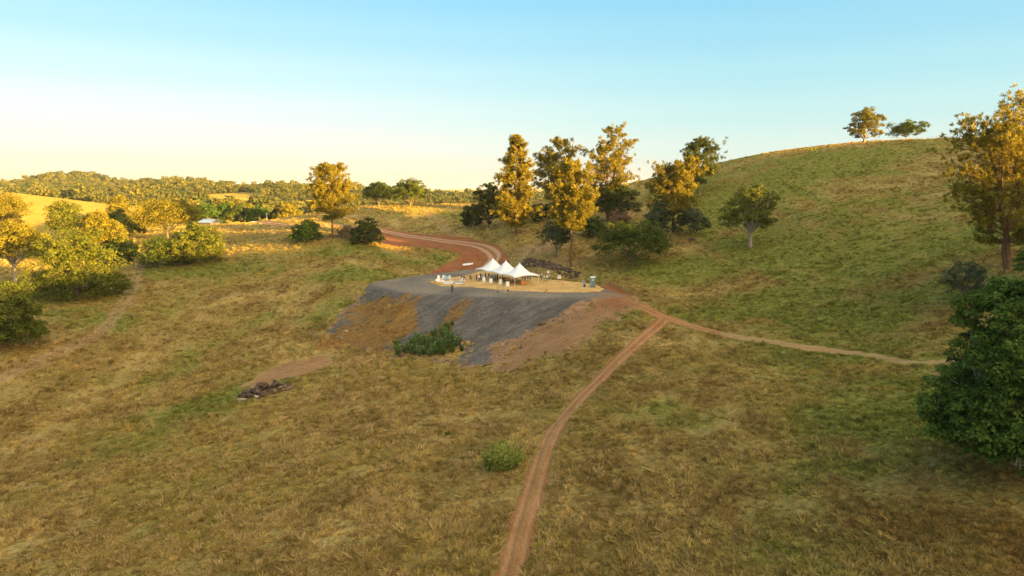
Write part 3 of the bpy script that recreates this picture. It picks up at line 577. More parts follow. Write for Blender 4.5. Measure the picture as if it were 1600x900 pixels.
PINES = [
    ("pine_tree", 520, 373, 262, 74, None, "lone pine with a straight reddish trunk above the two bushy oaks", dict(bare=.26, nb=44, taper=.5, top_round=.6)),
    ("pine_tree", 808, 366, 213, 66, None, "spired pine whose foliage reaches almost to the ground", dict(bare=.08, nb=84, taper=.75, top_round=.35)),
    ("pine_tree", 864, 345, 224, 78, 226, "round headed twin pine behind the spired pine", dict(bare=.25, nb=64, taper=.3, top_round=.95, stems=2, up=.6)),
    ("pine_tree", 893, 417, 258, 72, None, "pine with a long bare trunk directly behind the tent", dict(bare=.36, nb=58, taper=.5, top_round=.7)),
    ("pine_tree", 950, 352, 214, 92, 214, "tallest pine of the grove with an open many branched top", dict(bare=.28, nb=66, taper=.25, top_round=.95, stems=3, up=.6, stem_spread=.12)),
    ("pine_tree", 1052, 364, 256, 88, None, "bushy golden pine on the slope above the thicket", dict(bare=.2, nb=66, taper=.35, top_round=.85, stems=2, up=.45)),
    ("pine_tree", 1090, 320, 224, 62, 226, "dark airy pine behind the bushy golden pine", dict(bare=.2, nb=46, taper=.4, top_round=.8, open_=.2, leaves=L_DPINE)),
    ("pine_tree", 1574, 428, 168, 212, 104, "tall forked pine with bare curling branches at the photo's edge", dict(bare=.16, nb=120, taper=.3, top_round=.85, stems=3, up=.45, blades=30, tufts=22, nl=.48, open_=.1, thick=.95, lean=(-2.6, 0))),
]
for i, (nm, px, bp, tp, w, Y, lab, kw) in enumerate(OAKS):
    if nm == 'oak_tree' and 'leaves' not in kw and i in (0, 2, 4, 8, 10): kw['leaves'] = L_OAKG
    b_, H, Wd = size(px, bp, tp, w, Y); crown_tree(nm, b_, H, Wd, lab, seed=100 + i, **kw)
for i, (nm, px, bp, tp, w, Y, lab, kw) in enumerate(PINES):
    b_, H, Wd = size(px, bp, tp, w, Y); pine_tree(nm, b_, H, Wd, lab, seed=300 + i, **kw)

# ------------------------------------------------------------------ grass, weeds and the far woods (uncountable: one object each)
HID = bpy.data.collections.new("sources")
def source(name, me):
    o = bpy.data.objects.new(name, me); return o
M_GRASS, t, b = material("grass_blades"); oi = t.n.new("ShaderNodeObjectInfo")
c = meadow(t, oi.outputs["Location"], 'INSTANCER')
c = t.mix(1.0, c, t.ramp(oi.outputs["Random"], 0, 1, 0.8, 1.75), 'MULTIPLY')
c = t.mix(t.ramp(t.attr("pale", 'INSTANCER'), 0.0, 1.0), c, (0.56, 0.41, 0.19))
c = t.mix(1.0, c, t.ramp(t.attr("tint"), 0, 1, 0.78, 1.2), 'MULTIPLY')
t.put(b.inputs["Base Color"], c); b.inputs["Roughness"].default_value = 0.9; b.inputs["Specular IOR Level"].default_value = 0.05
tr = t.n.new("ShaderNodeBsdfTranslucent"); t.put(tr.inputs[0], c); mx = t.n.new("ShaderNodeMixShader"); mx.inputs[0].default_value = 0.42
t.l.new(b.outputs[0], mx.inputs[1]); t.l.new(tr.outputs[0], mx.inputs[2]); t.l.new(mx.outputs[0], t.n["Material Output"].inputs[0])
def tuft_mesh(seed, n, h, spread, lean, w=0.032):
    rng = np.random.default_rng(seed); a = rng.uniform(0, 6.28, n); r = spread * np.sqrt(rng.random(n)); x, y = r * np.cos(a), r * np.sin(a)
    hh = h * rng.uniform(.55, 1.1, n); lx = rng.normal(0, lean, n) + x * .8; ly = rng.normal(0, lean, n) + y * .8; ww = w * rng.uniform(.7, 1.4, n); th = rng.uniform(0, 6.28, n); bx, by = np.cos(th) * ww, np.sin(th) * ww
    z0 = np.full(n, -.06)
    V = np.stack([np.stack([x - bx, y - by, z0], 1), np.stack([x + bx, y + by, z0], 1), np.stack([x + lx * .4 * hh / h + bx * .8, y + ly * .4 * hh / h + by * .8, hh * .6], 1), np.stack([x + lx, y + ly, hh], 1), np.stack([x + lx * .4 * hh / h - bx * .8, y + ly * .4 * hh / h - by * .8, hh * .6], 1)], 1).reshape(-1, 3)
    me = npmesh("tuft", V, np.arange(5 * n).reshape(n, 5), {"tint": np.repeat(rng.random(n), 5)}, False); me.materials.append(M_GRASS); return me
TUFTS = [tuft_mesh(1, 24, .42, .20, .12), tuft_mesh(2, 26, .46, .24, .18), tuft_mesh(3, 22, .30, .32, .24), tuft_mesh(4, 28, .62, .17, .14), tuft_mesh(5, 24, .38, .28, .26)]
def scatter_object(name, P, attrs, meshes, label, kind="stuff"):
    """one object: points on the land carrying copies of a few small meshes"""
    me = bpy.data.meshes.new(name); me.vertices.add(len(P)); me.vertices.foreach_set("co", np.asarray(P, np.float32).ravel())
    for a, v in attrs.items():
        v = np.asarray(v)
        if a == "which": q = me.attributes.new(a, 'INT', 'POINT'); q.data.foreach_set("value", v.astype(np.int32))
        elif v.ndim == 2: q = me.attributes.new(a, 'FLOAT_VECTOR', 'POINT'); q.data.foreach_set("vector", v.astype(np.float32).ravel())
        else: q = me.attributes.new(a, 'FLOAT', 'POINT'); q.data.foreach_set("value", v.astype(np.float32))
    o = link(bpy.data.objects.new(name, me)); tag(o, label, kind=kind)
    ng = bpy.data.node_groups.new(name, 'GeometryNodeTree'); ng.interface.new_socket("Geometry", in_out='INPUT', socket_type='NodeSocketGeometry'); ng.interface.new_socket("Geometry", in_out='OUTPUT', socket_type='NodeSocketGeometry')
    N, L = ng.nodes, ng.links; i = N.new("NodeGroupInput"); out = N.new("NodeGroupOutput"); join = N.new("GeometryNodeJoinGeometry")
    def named(a, ty):
        q = N.new("GeometryNodeInputNamedAttribute"); q.data_type = ty; q.inputs[0].default_value = a; return q.outputs[0]
    for k, m in enumerate(meshes):
        oi_ = N.new("GeometryNodeObjectInfo"); oi_.inputs[0].default_value = source(name + "_source", m)
        inst = N.new("GeometryNodeInstanceOnPoints"); cmp_ = N.new("FunctionNodeCompare"); cmp_.data_type = 'INT'; cmp_.operation = 'EQUAL'
        L.new(named("which", 'INT'), cmp_.inputs[2]); cmp_.inputs[3].default_value = k
        L.new(i.outputs[0], inst.inputs["Points"]); L.new(oi_.outputs["Geometry"], inst.inputs["Instance"]); L.new(cmp_.outputs[0], inst.inputs["Selection"])
        e2r = N.new("FunctionNodeEulerToRotation"); L.new(named("rot", 'FLOAT_VECTOR'), e2r.inputs[0]); L.new(e2r.outputs[0], inst.inputs["Rotation"]); L.new(named("size", 'FLOAT_VECTOR'), inst.inputs["Scale"])
        L.new(inst.outputs[0], join.inputs[0])
    L.new(join.outputs[0], out.inputs[0])
    md = o.modifiers.new("scatter", 'NODES'); md.node_group = ng
    return o
def scatter_xy(n, r0, r1, amax, seed):
    rng = np.random.default_rng(seed); r = np.exp(rng.uniform(math.log(r0), math.log(r1), n)); a = np.radians(rng.uniform(-amax, amax, n)); return r * np.sin(a), r * np.cos(a), rng
x, y, rng = scatter_xy(200000, 27, 340, 47, 5)
cv = covered(x, y); on_rust = (m_rust(x, y) < 0) & (vnoise(x, y, 2.2) + rng.normal(0, .2, len(x)) > 0.0) & (poly_sd(x, y, PAD) > 2.5); BE0, BE1 = np.array(on(806, 424)), np.array(on(897, 436)); bd, bs = line_d(x, y, [tuple(BE0), tuple(BE1)], [4.6, 3.2]); keep = ((cv < -0.15) & (bd > 0)) | on_rust 
mg, mt = m_gravel(x, y), m_tan(x, y); others = (m_track(x, y)[0] > .25) & (m_straw(x, y) > .25) & (m_red(x, y)[0] > .25) & (m_patch(x, y) > .25)
keep |= others & (mg > -2.6) & (mg < 0) & (poly_sd(x, y, PAD) > 2.0) & (mt > .3) & (rng.random(len(x)) < .4)
keep |= others & (mt > -2.4) & (mt < 0) & (mg > .5) & (rng.random(len(x)) < .35)
x, y = x[keep], y[keep]
dens = vnoise(x, y, 3.2) + vnoise(x, y, 1.2) * .7 + rng.normal(0, .22, len(x)); keep = dens > -0.22; x, y, dens = x[keep], y[keep], dens[keep]
ga = ground_attrs(x, y); keep = rng.random(len(x)) > ga[1] * 1.2; x, y, dens = x[keep], y[keep], dens[keep]; ga = [q[keep] for q in ga]
r = np.hypot(x, y); n = len(x); z = height(x, y)
sc = (0.52 + 0.62 * np.clip(dens + .25, 0, 1)) * rng.uniform(.7, 1.3, n) * np.clip((r / 60) ** 0.3, .8, 1.35) * (1 - .35 * np.clip(ga[0], 0, 1)) * (1 - .35 * ga[2])
big = (rng.random(n) < 0.13 + .3 * np.clip(vnoise(x, y, 9), 0, 1)) & (r < 170); sc = np.where(big, sc * 1.35, sc)
pale = np.where(big, rng.uniform(.35, 1.0, n), np.clip(rng.normal(.10, .22, n), 0, .8)) * (1 - np.clip(ga[0], 0, 1) * .8) * (0.55 + 0.45 * sm(60, -20, x))
scatter_object("meadow_grass", np.stack([x, y, z - .02], 1), dict(green=ga[0], bare=ga[1], rust=ga[2], gold=ga[3], pale=pale, which=rng.integers(0, 5, n), rot=np.stack([rng.normal(0, .18, n), rng.normal(0, .18, n), rng.uniform(0, 6.28, n)], 1), size=np.stack([sc * 1.1, sc * 1.1, sc * .82], 1)), TUFTS, "dry golden and green meadow grass tufts")

# far woods over the valley
M_FAR, t, b = material("far_tree_leaves"); oi = t.n.new("ShaderNodeObjectInfo")
c = t.mix(oi.outputs["Random"], (0.030, 0.046, 0.017), (0.098, 0.096, 0.024)); c = t.mix(1.0, c, t.ramp(t.attr("tint"), 0, 1, .7, 1.3), 'MULTIPLY'); t.put(b.inputs["Base Color"], c); b.inputs["Specular IOR Level"].default_value = .05
def far_tree(seed, tall):
    rng = np.random.default_rng(seed); P = []; N = []
    for k in range(9):
        q = np.array((rng.normal(0, .24), rng.normal(0, .24), rng.uniform(.28, .82) * tall)); e = unit(rng.normal(0, 1, (26, 3))); P.append(q + e * rng.uniform(.16, .27) * np.array((1, 1, .9 * tall ** .5))); N.append(e)
    P = np.concatenate(P); N = np.concatenate(N); P[:, 2] = np.abs(P[:, 2]); V, F, tt = cards(rng, P, N, .17, 1.3)
    tb = Tubes(); tb.add([(0, 0, -.1), (0, 0, .5 * tall)], [.035, .02], 5); V2 = np.concatenate(tb.V); F2 = np.concatenate(tb.F) + len(V)
    me = npmesh("far_tree", np.concatenate([V, V2]), np.concatenate([F, F2]), {"tint": np.concatenate([tt, np.full(len(V2), .2)])}, False); me.materials.append(M_FAR); return me
rng = np.random.default_rng(21); a = np.radians(rng.uniform(-44, 3, 21000)); rr = np.sqrt(rng.uniform(560 ** 2, 1750 ** 2, 21000)); x, y = rr * np.sin(a), rr * np.cos(a)
def px_of(x, y, z):
    d = CAM_Z - z; cz = y * CP + d * SP; return 800 + FPX * x / cz, 450 + FPX * (d * CP - y * SP) / cz
z = height(x, y); px, py = px_of(x, y, z)
FIELDS = [ground_hit(q[0], q[1], 30, 4000) or at(q[0], q[1], 1300) for q in ((330, 312), (425, 293), (300, 318), (470, 294), (90, 286), (20, 287), (560, 330))]
clear = np.zeros(len(x))
for (cx, cy, _), (fx, fy) in zip(FIELDS, ((75, 120), (110, 190), (60, 60), (90, 160), (40, 40), (50, 60), (1, 1))): clear = np.maximum(clear, np.exp(-((x - cx) / fx) ** 2 - ((y - cy) / fy) ** 2))
keep = (clear < .55) & (vnoise(x, y, 70) + vnoise(x, y, 25) * .5 + rng.normal(0, .14, len(x)) > -.16) & ~((rr < 720) & (np.degrees(a) < -26)) & (rr > 640 - 60 * vnoise(x, y, 90))
x, y, z = x[keep], y[keep], z[keep]; n = len(x); sc = rng.uniform(6, 11.5, n) * rng.uniform(.8, 1.25, n) * np.clip(1 + 1.1 * vnoise(x, y, 130), .65, 1.6)
scatter_object("far_woodland", np.stack([x, y, z - .3], 1), dict(which=rng.integers(0, 4, n), rot=np.stack([np.zeros(n), np.zeros(n), rng.uniform(0, 6.28, n)], 1), size=np.stack([sc, sc, sc], 1)), [far_tree(1, .85), far_tree(2, 1.0), far_tree(3, .75), far_tree(4, 1.35)], "distant oak woods covering the hills across the valley")

# loose stones on the embankment and the graded slope
rng = np.random.default_rng(31); x = rng.uniform(-46, 34, 26000); y = rng.uniform(100, 160, 26000)
dp = poly_sd(x, y, PAD); keep = (((m_gravel(x, y) < .6) & (dp > .5) & (rng.random(len(x)) < .3)) | ((m_tan(x, y) < .8) & (rng.random(len(x)) < .05)) | ((poly_sd(x, y, SLOPE) < 3.5) & (dp > 3) & (rng.random(len(x)) < .25))); x, y = x[keep], y[keep]; n = len(x)
def pebble(seed, a, c):
    r_ = np.random.default_rng(seed); bm = bmesh.new(); bmesh.ops.create_icosphere(bm, subdivisions=1, radius=1.0)
    for v in bm.verts: v.co = v.co * r_.uniform(.7, 1.15); v.co.z *= .7
    me = bpy.data.meshes.new("pebble"); bm.to_mesh(me); bm.free(); me.materials.append(plain("pebble_%d" % seed, a, .9, .1, .2)); return me
sc = .07 + .13 * rng.random(n) ** 3 + (rng.random(n) < .012) * .22
scatter_object("slope_stones", np.stack([x, y, height(x, y) + .04], 1), dict(which=rng.integers(0, 3, n), rot=rng.uniform(-1, 6, (n, 3)), size=np.stack([sc * 1.2, sc, sc * .8], 1)), [pebble(1, (.10, .095, .09), 0), pebble(2, (.17, .155, .135), 0), pebble(3, (.24, .17, .11), 0)], "loose stones over the gravel embankment")

# shrubs
L_WILLOW = leaf_material("willow_leaves", (0.06, 0.11, 0.034), (0.12, 0.19, 0.055), (0.20, 0.27, 0.085))
def spray_shrub(name, base, Wd, H, label, leaves, seed, clumps=9, stems=16, leaf=.12, per=16):
    rng = np.random.default_rng(seed); tb = Tubes(); P = []; N = []; T = []
    for k in range(clumps):
        a = k * 2.4; r_ = Wd * .42 * math.sqrt(k / max(1, clumps - 1)); r_ = r_ * rng.uniform(.7, 1.25); c = np.array((math.cos(a) * r_, math.sin(a) * r_ * .75, hz(base[0] + math.cos(a) * r_, base[1] + math.sin(a) * r_ * .75) - base[2]))
        ck = rng.uniform(.4, 1.15)
        for s in range(stems):
            h = H * ck * rng.uniform(.55, 1.05); d = np.array((rng.normal(0, .24), rng.normal(0, .24), 1.0)); e = c + d * h; tb.add([np.array((0, 0, -.25)), c * np.array((.8, .8, 1)) + (0, 0, -.1), c + d * h * .5, e], [.02, .022, .016, .008], 3)
            f = rng.uniform(.25, 1.05, per)[:, None]; P.append(c + d * h * f + rng.normal(0, .09 * H * .6, (per, 3))); N.append(rng.normal(0, 1, (per, 3)) + np.array((0, 0, .6))); T.append(np.clip(f[:, 0] * .5 + rng.uniform(-.2, .35, per), 0, 1))
    V, F, tt = cards(rng, np.concatenate(P), np.concatenate(N), leaf, 2.2, np.concatenate(T))
    root = empty(name, base); link(bpy.data.objects.new("stems", tb.mesh("stems", B_OAK)), root)
    me = npmesh("foliage", V, F, {"tint": tt}, False); me.materials.append(leaves); link(bpy.data.objects.new("foliage", me), root); tag(root, label, "shrub"); return root
spray_shrub("brush_shrub", ground_hit(786, 733), 4.9, 2.9, "pale green brush shrub alone in the dry grass beside the track", L_SAGE, 41, 11, 20, .16, 20)
spray_shrub("willow_shrub", ground_hit(668, 548), 12.5, 2.4, "big green willowy shrub at the foot of the gravel embankment", L_WILLOW, 42, 36, 12, .26, 16)
spray_shrub("willow_shrub", ground_hit(706, 545), 6.5, 1.7, "bright green shrub against the dark gravel, beside the big willowy shrub", L_GREEN, 43, 8, 16, .18, 20)
spray_shrub("weed_clump", ground_hit(700, 515), 3.0, 1.4, "narrow green weed clump climbing the embankment gully", L_GREEN, 44, 5, 12, .15, 14)
spray_shrub("weed_clump", ground_hit(700, 681), 1.2, .7, "tiny bright green weed in the dry grass uphill of the brush shrub", L_GREEN, 45, 3, 10, .1, 12)
spray_shrub("weed_clump", ground_hit(500, 512), 5.0, .9, "low yellow green weeds on the shoulder of the embankment", L_SAGE, 46, 7, 12, .14, 12)

# ------------------------------------------------------------------ rocks
def rock_mesh(seed, flat=.75):
    rng = np.random.default_rng(seed); bm = bmesh.new(); bmesh.ops.create_icosphere(bm, subdivisions=2, radius=1.0)
    dirs = unit(rng.normal(0, 1, (9, 3))); cut = rng.uniform(.55, .9, 9)
    for v in bm.verts:
        p = np.array(v.co)
        for d, c_ in zip(dirs, cut):
            k = p @ d
            if k > c_: p = p - d * (k - c_)
        p = p * (1 + rng.normal(0, .03)) * np.array((1, rng.uniform(.98, 1.02) * .85, flat)); v.co = p
    me = bpy.data.meshes.new("boulder"); bm.to_mesh(me); bm.free(); return me
def rock_mat(name, a, c):
    m, t, b = material(name); p = t.pos(); n = t.noise(p, 2.5, 5, .65); t.put(b.inputs["Base Color"], t.mix(t.ramp(n, .35, .65), a, c)); t.put(b.inputs["Normal"], t.bump(n, .7, .1)); b.inputs["Roughness"].default_value = .9; return m
R_DARK = rock_mat("dark_rock", (.045, .033, .026), (.105, .078, .060)); R_BROWN = rock_mat("brown_rock", (.10, .065, .045), (.20, .14, .10)); R_PALE = rock_mat("pale_rock", (.26, .22, .17), (.40, .35, .28))
ROCKS = {}
for mname, m in (("d", R_DARK), ("b", R_BROWN), ("p", R_PALE)):
    ROCKS[mname] = []
    for s in range(4):
        me = rock_mesh(s + 10); me.materials.append(m); ROCKS[mname].append(me)
def boulder(parent, me, loc, s, rng, name="boulder"):
    o = bpy.data.objects.new(name, me); o.location = Vector(loc) - parent.location; o.scale = s; o.rotation_euler = (rng.uniform(-.4, .4), rng.uniform(-.4, .4), rng.uniform(0, 6.28)); link(o, parent); return o
rng = np.random.default_rng(77); e0, e1 = np.array(on(806, 424)), np.array(on(897, 436))
bank = empty("rock_bank", (float(e0[0] + e1[0]) / 2, float(e0[1] + e1[1]) / 2, 0.3)); nrm = np.array((-(e1 - e0)[1], (e1 - e0)[0])); nrm /= np.linalg.norm(nrm)
if nrm[1] < 0: nrm = -nrm
for i in range(300):
    f = rng.random(); up = rng.uniform(0, 4.2 * (1 - .4 * f)); q = e0 + (e1 - e0) * f + nrm * up; s = rng.uniform(.26, .56); zz = hz(*q)
    if zz > 3.6: continue
    boulder(bank, ROCKS["d" if rng.random() < .7 else "b"][rng.integers(0, 4)], (q[0], q[1], zz + s * .05), (s, s, s), rng)
tag(bank, "dark rock covered cut bank behind the white tent", "rock bank")
c0 = ground_hit(412, 614); pile = empty("rock_pile", c0); dv = np.array((1.0, .55)); dv /= np.linalg.norm(dv); pv = np.array((-dv[1], dv[0]))
for i in range(95):
    u = rng.uniform(-3.4, 4.2); v = rng.normal(0, .75); q = np.array(c0[:2]) + dv * u + pv * v; s = rng.uniform(.34, .7); hgt = max(0, 1.0 - abs(v) / 1.6) * max(0, 1 - (abs(u) / 4.4) ** 2) * rng.uniform(.1, 2.0)
    boulder(pile, ROCKS[rng.choice(["d", "d", "d", "b", "d"])][rng.integers(0, 4)], (q[0], q[1], hz(*q) + hgt), (s * rng.uniform(1, 1.7), s, s * .8), rng)
for (u, v, sx_, sy_, sz_, k) in ((-3.4, -1.0, 1.0, .5, .4, "p"), (-1.3, -1.5, .55, .5, .45, "p"), (-.1, -1.5, 1.2, .55, .5, "d"), (1.8, -.7, 1.5, .45, .3, "b"), (.2, -.6, 1.6, .5, .25, "b")):
    q = np.array(c0[:2]) + dv * u + pv * v; o = boulder(pile, ROCKS[k][1], (q[0], q[1], hz(*q) + .25), (sx_, sy_, sz_), rng); o.rotation_euler = (0, 0, .5)
tag(pile, "heap of dark broken rocks at the lower end of the bare earth patch", "rock pile")
for i, (px, py, s, lab) in enumerate(((1332 - 250, 376, .9, "dark boulder on the green slope under the bushy golden pine"), (708, 572, .35, "small dark stone at the toe of the gravel slope"), (540, 519, .45, "pale stone among weeds on the embankment shoulder"))):
    h = ground_hit(px, py); o = bpy.data.objects.new("boulder", ROCKS["p" if i == 2 else "d"][i]); o.location = (h[0], h[1], h[2] + s * .3); o.scale = (s * 1.3, s, s * .8); link(o); tag(o, lab, "boulder")

# ------------------------------------------------------------------ the gathering on the pad
class MB:
    """collects shapes into one mesh"""
    def __init__(s): s.bm = bmesh.new()
    def take(s, bm, M):
        bmesh.ops.transform(bm, matrix=M, verts=bm.verts); me = bpy.data.meshes.new("tmp"); bm.to_mesh(me); bm.free(); s.bm.from_mesh(me); bpy.data.meshes.remove(me); return s
    def box(s, c, d, rz=0.0, bev=0.0, rx=0.0, ry=0.0, taper=1.0):
        bm = bmesh.new(); bmesh.ops.create_cube(bm, size=1.0)
        for v in bm.verts:
            k = taper if v.co.z > 0 else 1.0; v.co = Vector((v.co.x * d[0] * k, v.co.y * d[1] * k, v.co.z * d[2]))
        if bev: bmesh.ops.bevel(bm, geom=list(bm.edges), offset=bev, segments=2, affect='EDGES')
        return s.take(bm, Matrix.Translation(c) @ Matrix.Rotation(rz, 4, 'Z') @ Matrix.Rotation(rx, 4, 'X') @ Matrix.Rotation(ry, 4, 'Y'))
    def rod(s, a, b, r, k=8, r2=None):
        a = Vector(a); b = Vector(b); d = b - a; bm = bmesh.new(); bmesh.ops.create_cone(bm, cap_ends=True, segments=k, radius1=r, radius2=r if r2 is None else r2, depth=d.length)
        return s.take(bm, Matrix.Translation((a + b) / 2) @ d.to_track_quat('Z', 'Y').to_matrix().to_4x4())
    def raw(s, V, F):
        vs = [s.bm.verts.new(v) for v in V]
        for f in F: s.bm.faces.new([vs[i] for i in f])
        return s
    def build(s, name, mat, parent=None, smooth=False):
        me = bpy.data.meshes.new(name); s.bm.normal_update(); s.bm.to_mesh(me); s.bm.free()
        if smooth: me.polygons.foreach_set("use_smooth", [True] * len(me.polygons))
        me.materials.append(mat); o = bpy.data.objects.new(name, me); return link(o, parent)
def padz(px, py):
    x, y = on(px, py, 0.1); return (x, y, hz(x, y) + 0.07)
def ctree(o, parent=None):
    c = o.copy(); COL.objects.link(c); c.parent = parent
    for ch in list(o.children): ctree(ch, c)
    return c

M_TENT = plain("tent_fabric", (.80, .81, .83), .55, .2, .03, .8); M_POLE = plain("pole_metal", (.62, .62, .62), .4, .5, .05); M_CLOTH = plain("white_cloth", (.78, .77, .74), .8, .1, .04)
M_WHITE = plain("white_plastic", (.74, .75, .76), .5, .3, .05); M_WOOD = plain("wood", (.32, .20, .11), .75, .2, .25, 9); M_BLACK = plain("black_plastic", (.025, .025, .028), .6, .3, .2)
M_GREYB = plain("grey_blue_fabric", (.36, .44, .50), .85, .1, .12); M_PINK = plain("pink_fabric", (.62, .33, .36), .85, .1, .12); M_ORANGE = plain("orange_board", (.62, .20, .05), .6, .2, .1)
M_HAY = plain("hay", (.52, .33, .13), .95, .05, .3, 14); M_TEAL = plain("toilet_panel", (.20, .31, .33), .5, .3, .08, 3); M_TEALD = plain("toilet_frame", (.13, .21, .23), .5, .3, .08); M_GREY = plain("grey_plastic", (.27, .28, .30), .5, .3, .1)
M_INK = plain("sign_print", (.30, .42, .52), .7, .2, .1); M_PEACH = plain("peach_fabric", (.66, .40, .27), .85, .1, .1)

# tent: three high-peaked bays in a row, 18.3 x 6.1 m
EA, PK = 2.25, 4.95
def on_z(px, py, z): a_, b_ = sight(px, py); Y = (CAM_Z - z) / b_; return np.array((a_ * Y, Y))
TB = on_z(804, 432.5, EA + .1); TA = on_z(743, 419.5, EA + .1); TL = TA - TB; TLn = np.linalg.norm(TL); ux = TL / TLn; uy = np.array((ux[1], -ux[0])); uy = uy if uy[0] > 0 else -uy
TW = 6.4; BAY = TLn / 3; tz = hz(*TB) + .05; tent = empty("peaked_tent", (float(TB[0]), float(TB[1]), tz))
def tp(a, b, z): q = ux * a + uy * b; return (float(q[0]), float(q[1]), float(z))
NB = 14
for k in range(3):
    V = []; F = []
    for i in range(NB + 1):
        for j in range(NB + 1):
            u, v = i / NB * 2 - 1, j / NB * 2 - 1; rho = min(1.0, (abs(u) ** 3.2 + abs(v) ** 3.2) ** (1 / 3.2)); h = (1 - rho) ** 1.55
            edge = max(abs(u), abs(v)); other = min(abs(u), abs(v)) if edge > .999 else 0
            z = EA + (PK - EA) * h + .12 * (1 - min(abs(u), abs(v)) ** 2) * sm(.75, 1.0, np.array(edge)) * 1.6
            V.append(tp(BAY * (k + .5 + u / 2 * .998), TW * (.5 + v / 2), float(z)))
    for i in range(NB):
        for j in range(NB): q = i * (NB + 1) + j; F.append((q, q + 1, q + NB + 2, q + NB + 1))
    o = MB().raw(V, F).build("canopy", M_TENT, tent, True); md = o.modifiers.new("cloth", 'SOLIDIFY'); md.thickness = .02
    MB().rod(tp(BAY * (k + .5), TW / 2, PK - .06), tp(BAY * (k + .5), TW / 2, PK + .16), .06, 8, .02).build("finial", M_TENT, tent)
def valance(a0, b0, a1, b1):
    V = []; F = []; n = 12
    for i in range(n + 1):
        f = i / n; a_, b_ = a0 + (a1 - a0) * f, b0 + (b1 - b0) * f; s = 4 * f * (1 - f); z = EA + .19 * s; V.append(tp(a_, b_, z + .01)); V.append(tp(a_, b_, z - .30 + .16 * s))
    for i in range(n): F.append((2 * i, 2 * i + 1, 2 * i + 3, 2 * i + 2))
    o = MB().raw(V, F).build("valance", M_TENT, tent); md = o.modifiers.new("cloth", 'SOLIDIFY'); md.thickness = .015; md.offset = 0
for k in range(3): valance(BAY * k, 0, BAY * (k + 1), 0); valance(BAY * k, TW, BAY * (k + 1), TW)
valance(0, 0, 0, TW); valance(TLn, 0, TLn, TW)
for k in range(4):
    for b_ in (0.06, TW - .06):
        a_ = min(max(BAY * k, .06), TLn - .06); po = MB().rod(tp(a_, b_, -.05), tp(a_, b_, EA + .05), .045).build("pole", M_POLE, tent); MB().box(tp(a_, b_, .01), (.22, .22, .03)).build("foot_plate", M_POLE, po)
for k in range(1, 3): MB().rod(tp(BAY * k, 0.1, EA - .02), tp(BAY * k, TW - .1, EA - .02), .03).build("crossbar", M_POLE, tent)
tag(tent, "long white tent with three peaked canopies on the straw", "tent")

# cloth covered standing tables
def cloth_table(px, py, label):
    x, y, z = padz(px, py); t_ = empty("standing_table", (x, y, z), random.uniform(-.4, .4)); V = []; F = []; n = 24; rings = ((.33, 1.09), (.36, 1.07), (.37, .8), (.40, .4), (.47, .04))
    for i, (r, h) in enumerate(rings):
        for j in range(n): a_ = 2 * math.pi * j / n; k = 1 + .07 * math.cos(4 * a_) * (i > 1) * i / 4 + .03 * math.cos(11 * a_) * (i > 1); sq = 1 / max(abs(math.cos(a_)), abs(math.sin(a_))) * .55 + .45; V.append((r * k * sq * math.cos(a_), r * k * sq * math.sin(a_), h))
    for i in range(len(rings) - 1):
        for j in range(n): F.append((i * n + j, i * n + (j + 1) % n, (i + 1) * n + (j + 1) % n, (i + 1) * n + j))
    F.append(tuple(range(n))); MB().raw(V, F).build("tablecloth", M_CLOTH, t_, True)
    MB().rod((0, 0, 0), (0, 0, 1.05), .04).box((0, 0, .02), (.5, .5, .03)).build("pedestal", M_POLE, t_); tag(t_, label, "table", "cloth covered standing tables"); return t_
for (px, py), lab in zip(((756, 440), (767, 442.3), (782, 444), (793, 447.5)), ("white cloth table nearest the lounge end of the tent", "white cloth table second from the lounge end of the tent", "white cloth table third from the lounge end of the tent", "white cloth table farthest out in front of the tent")): cloth_table(px, py, lab)

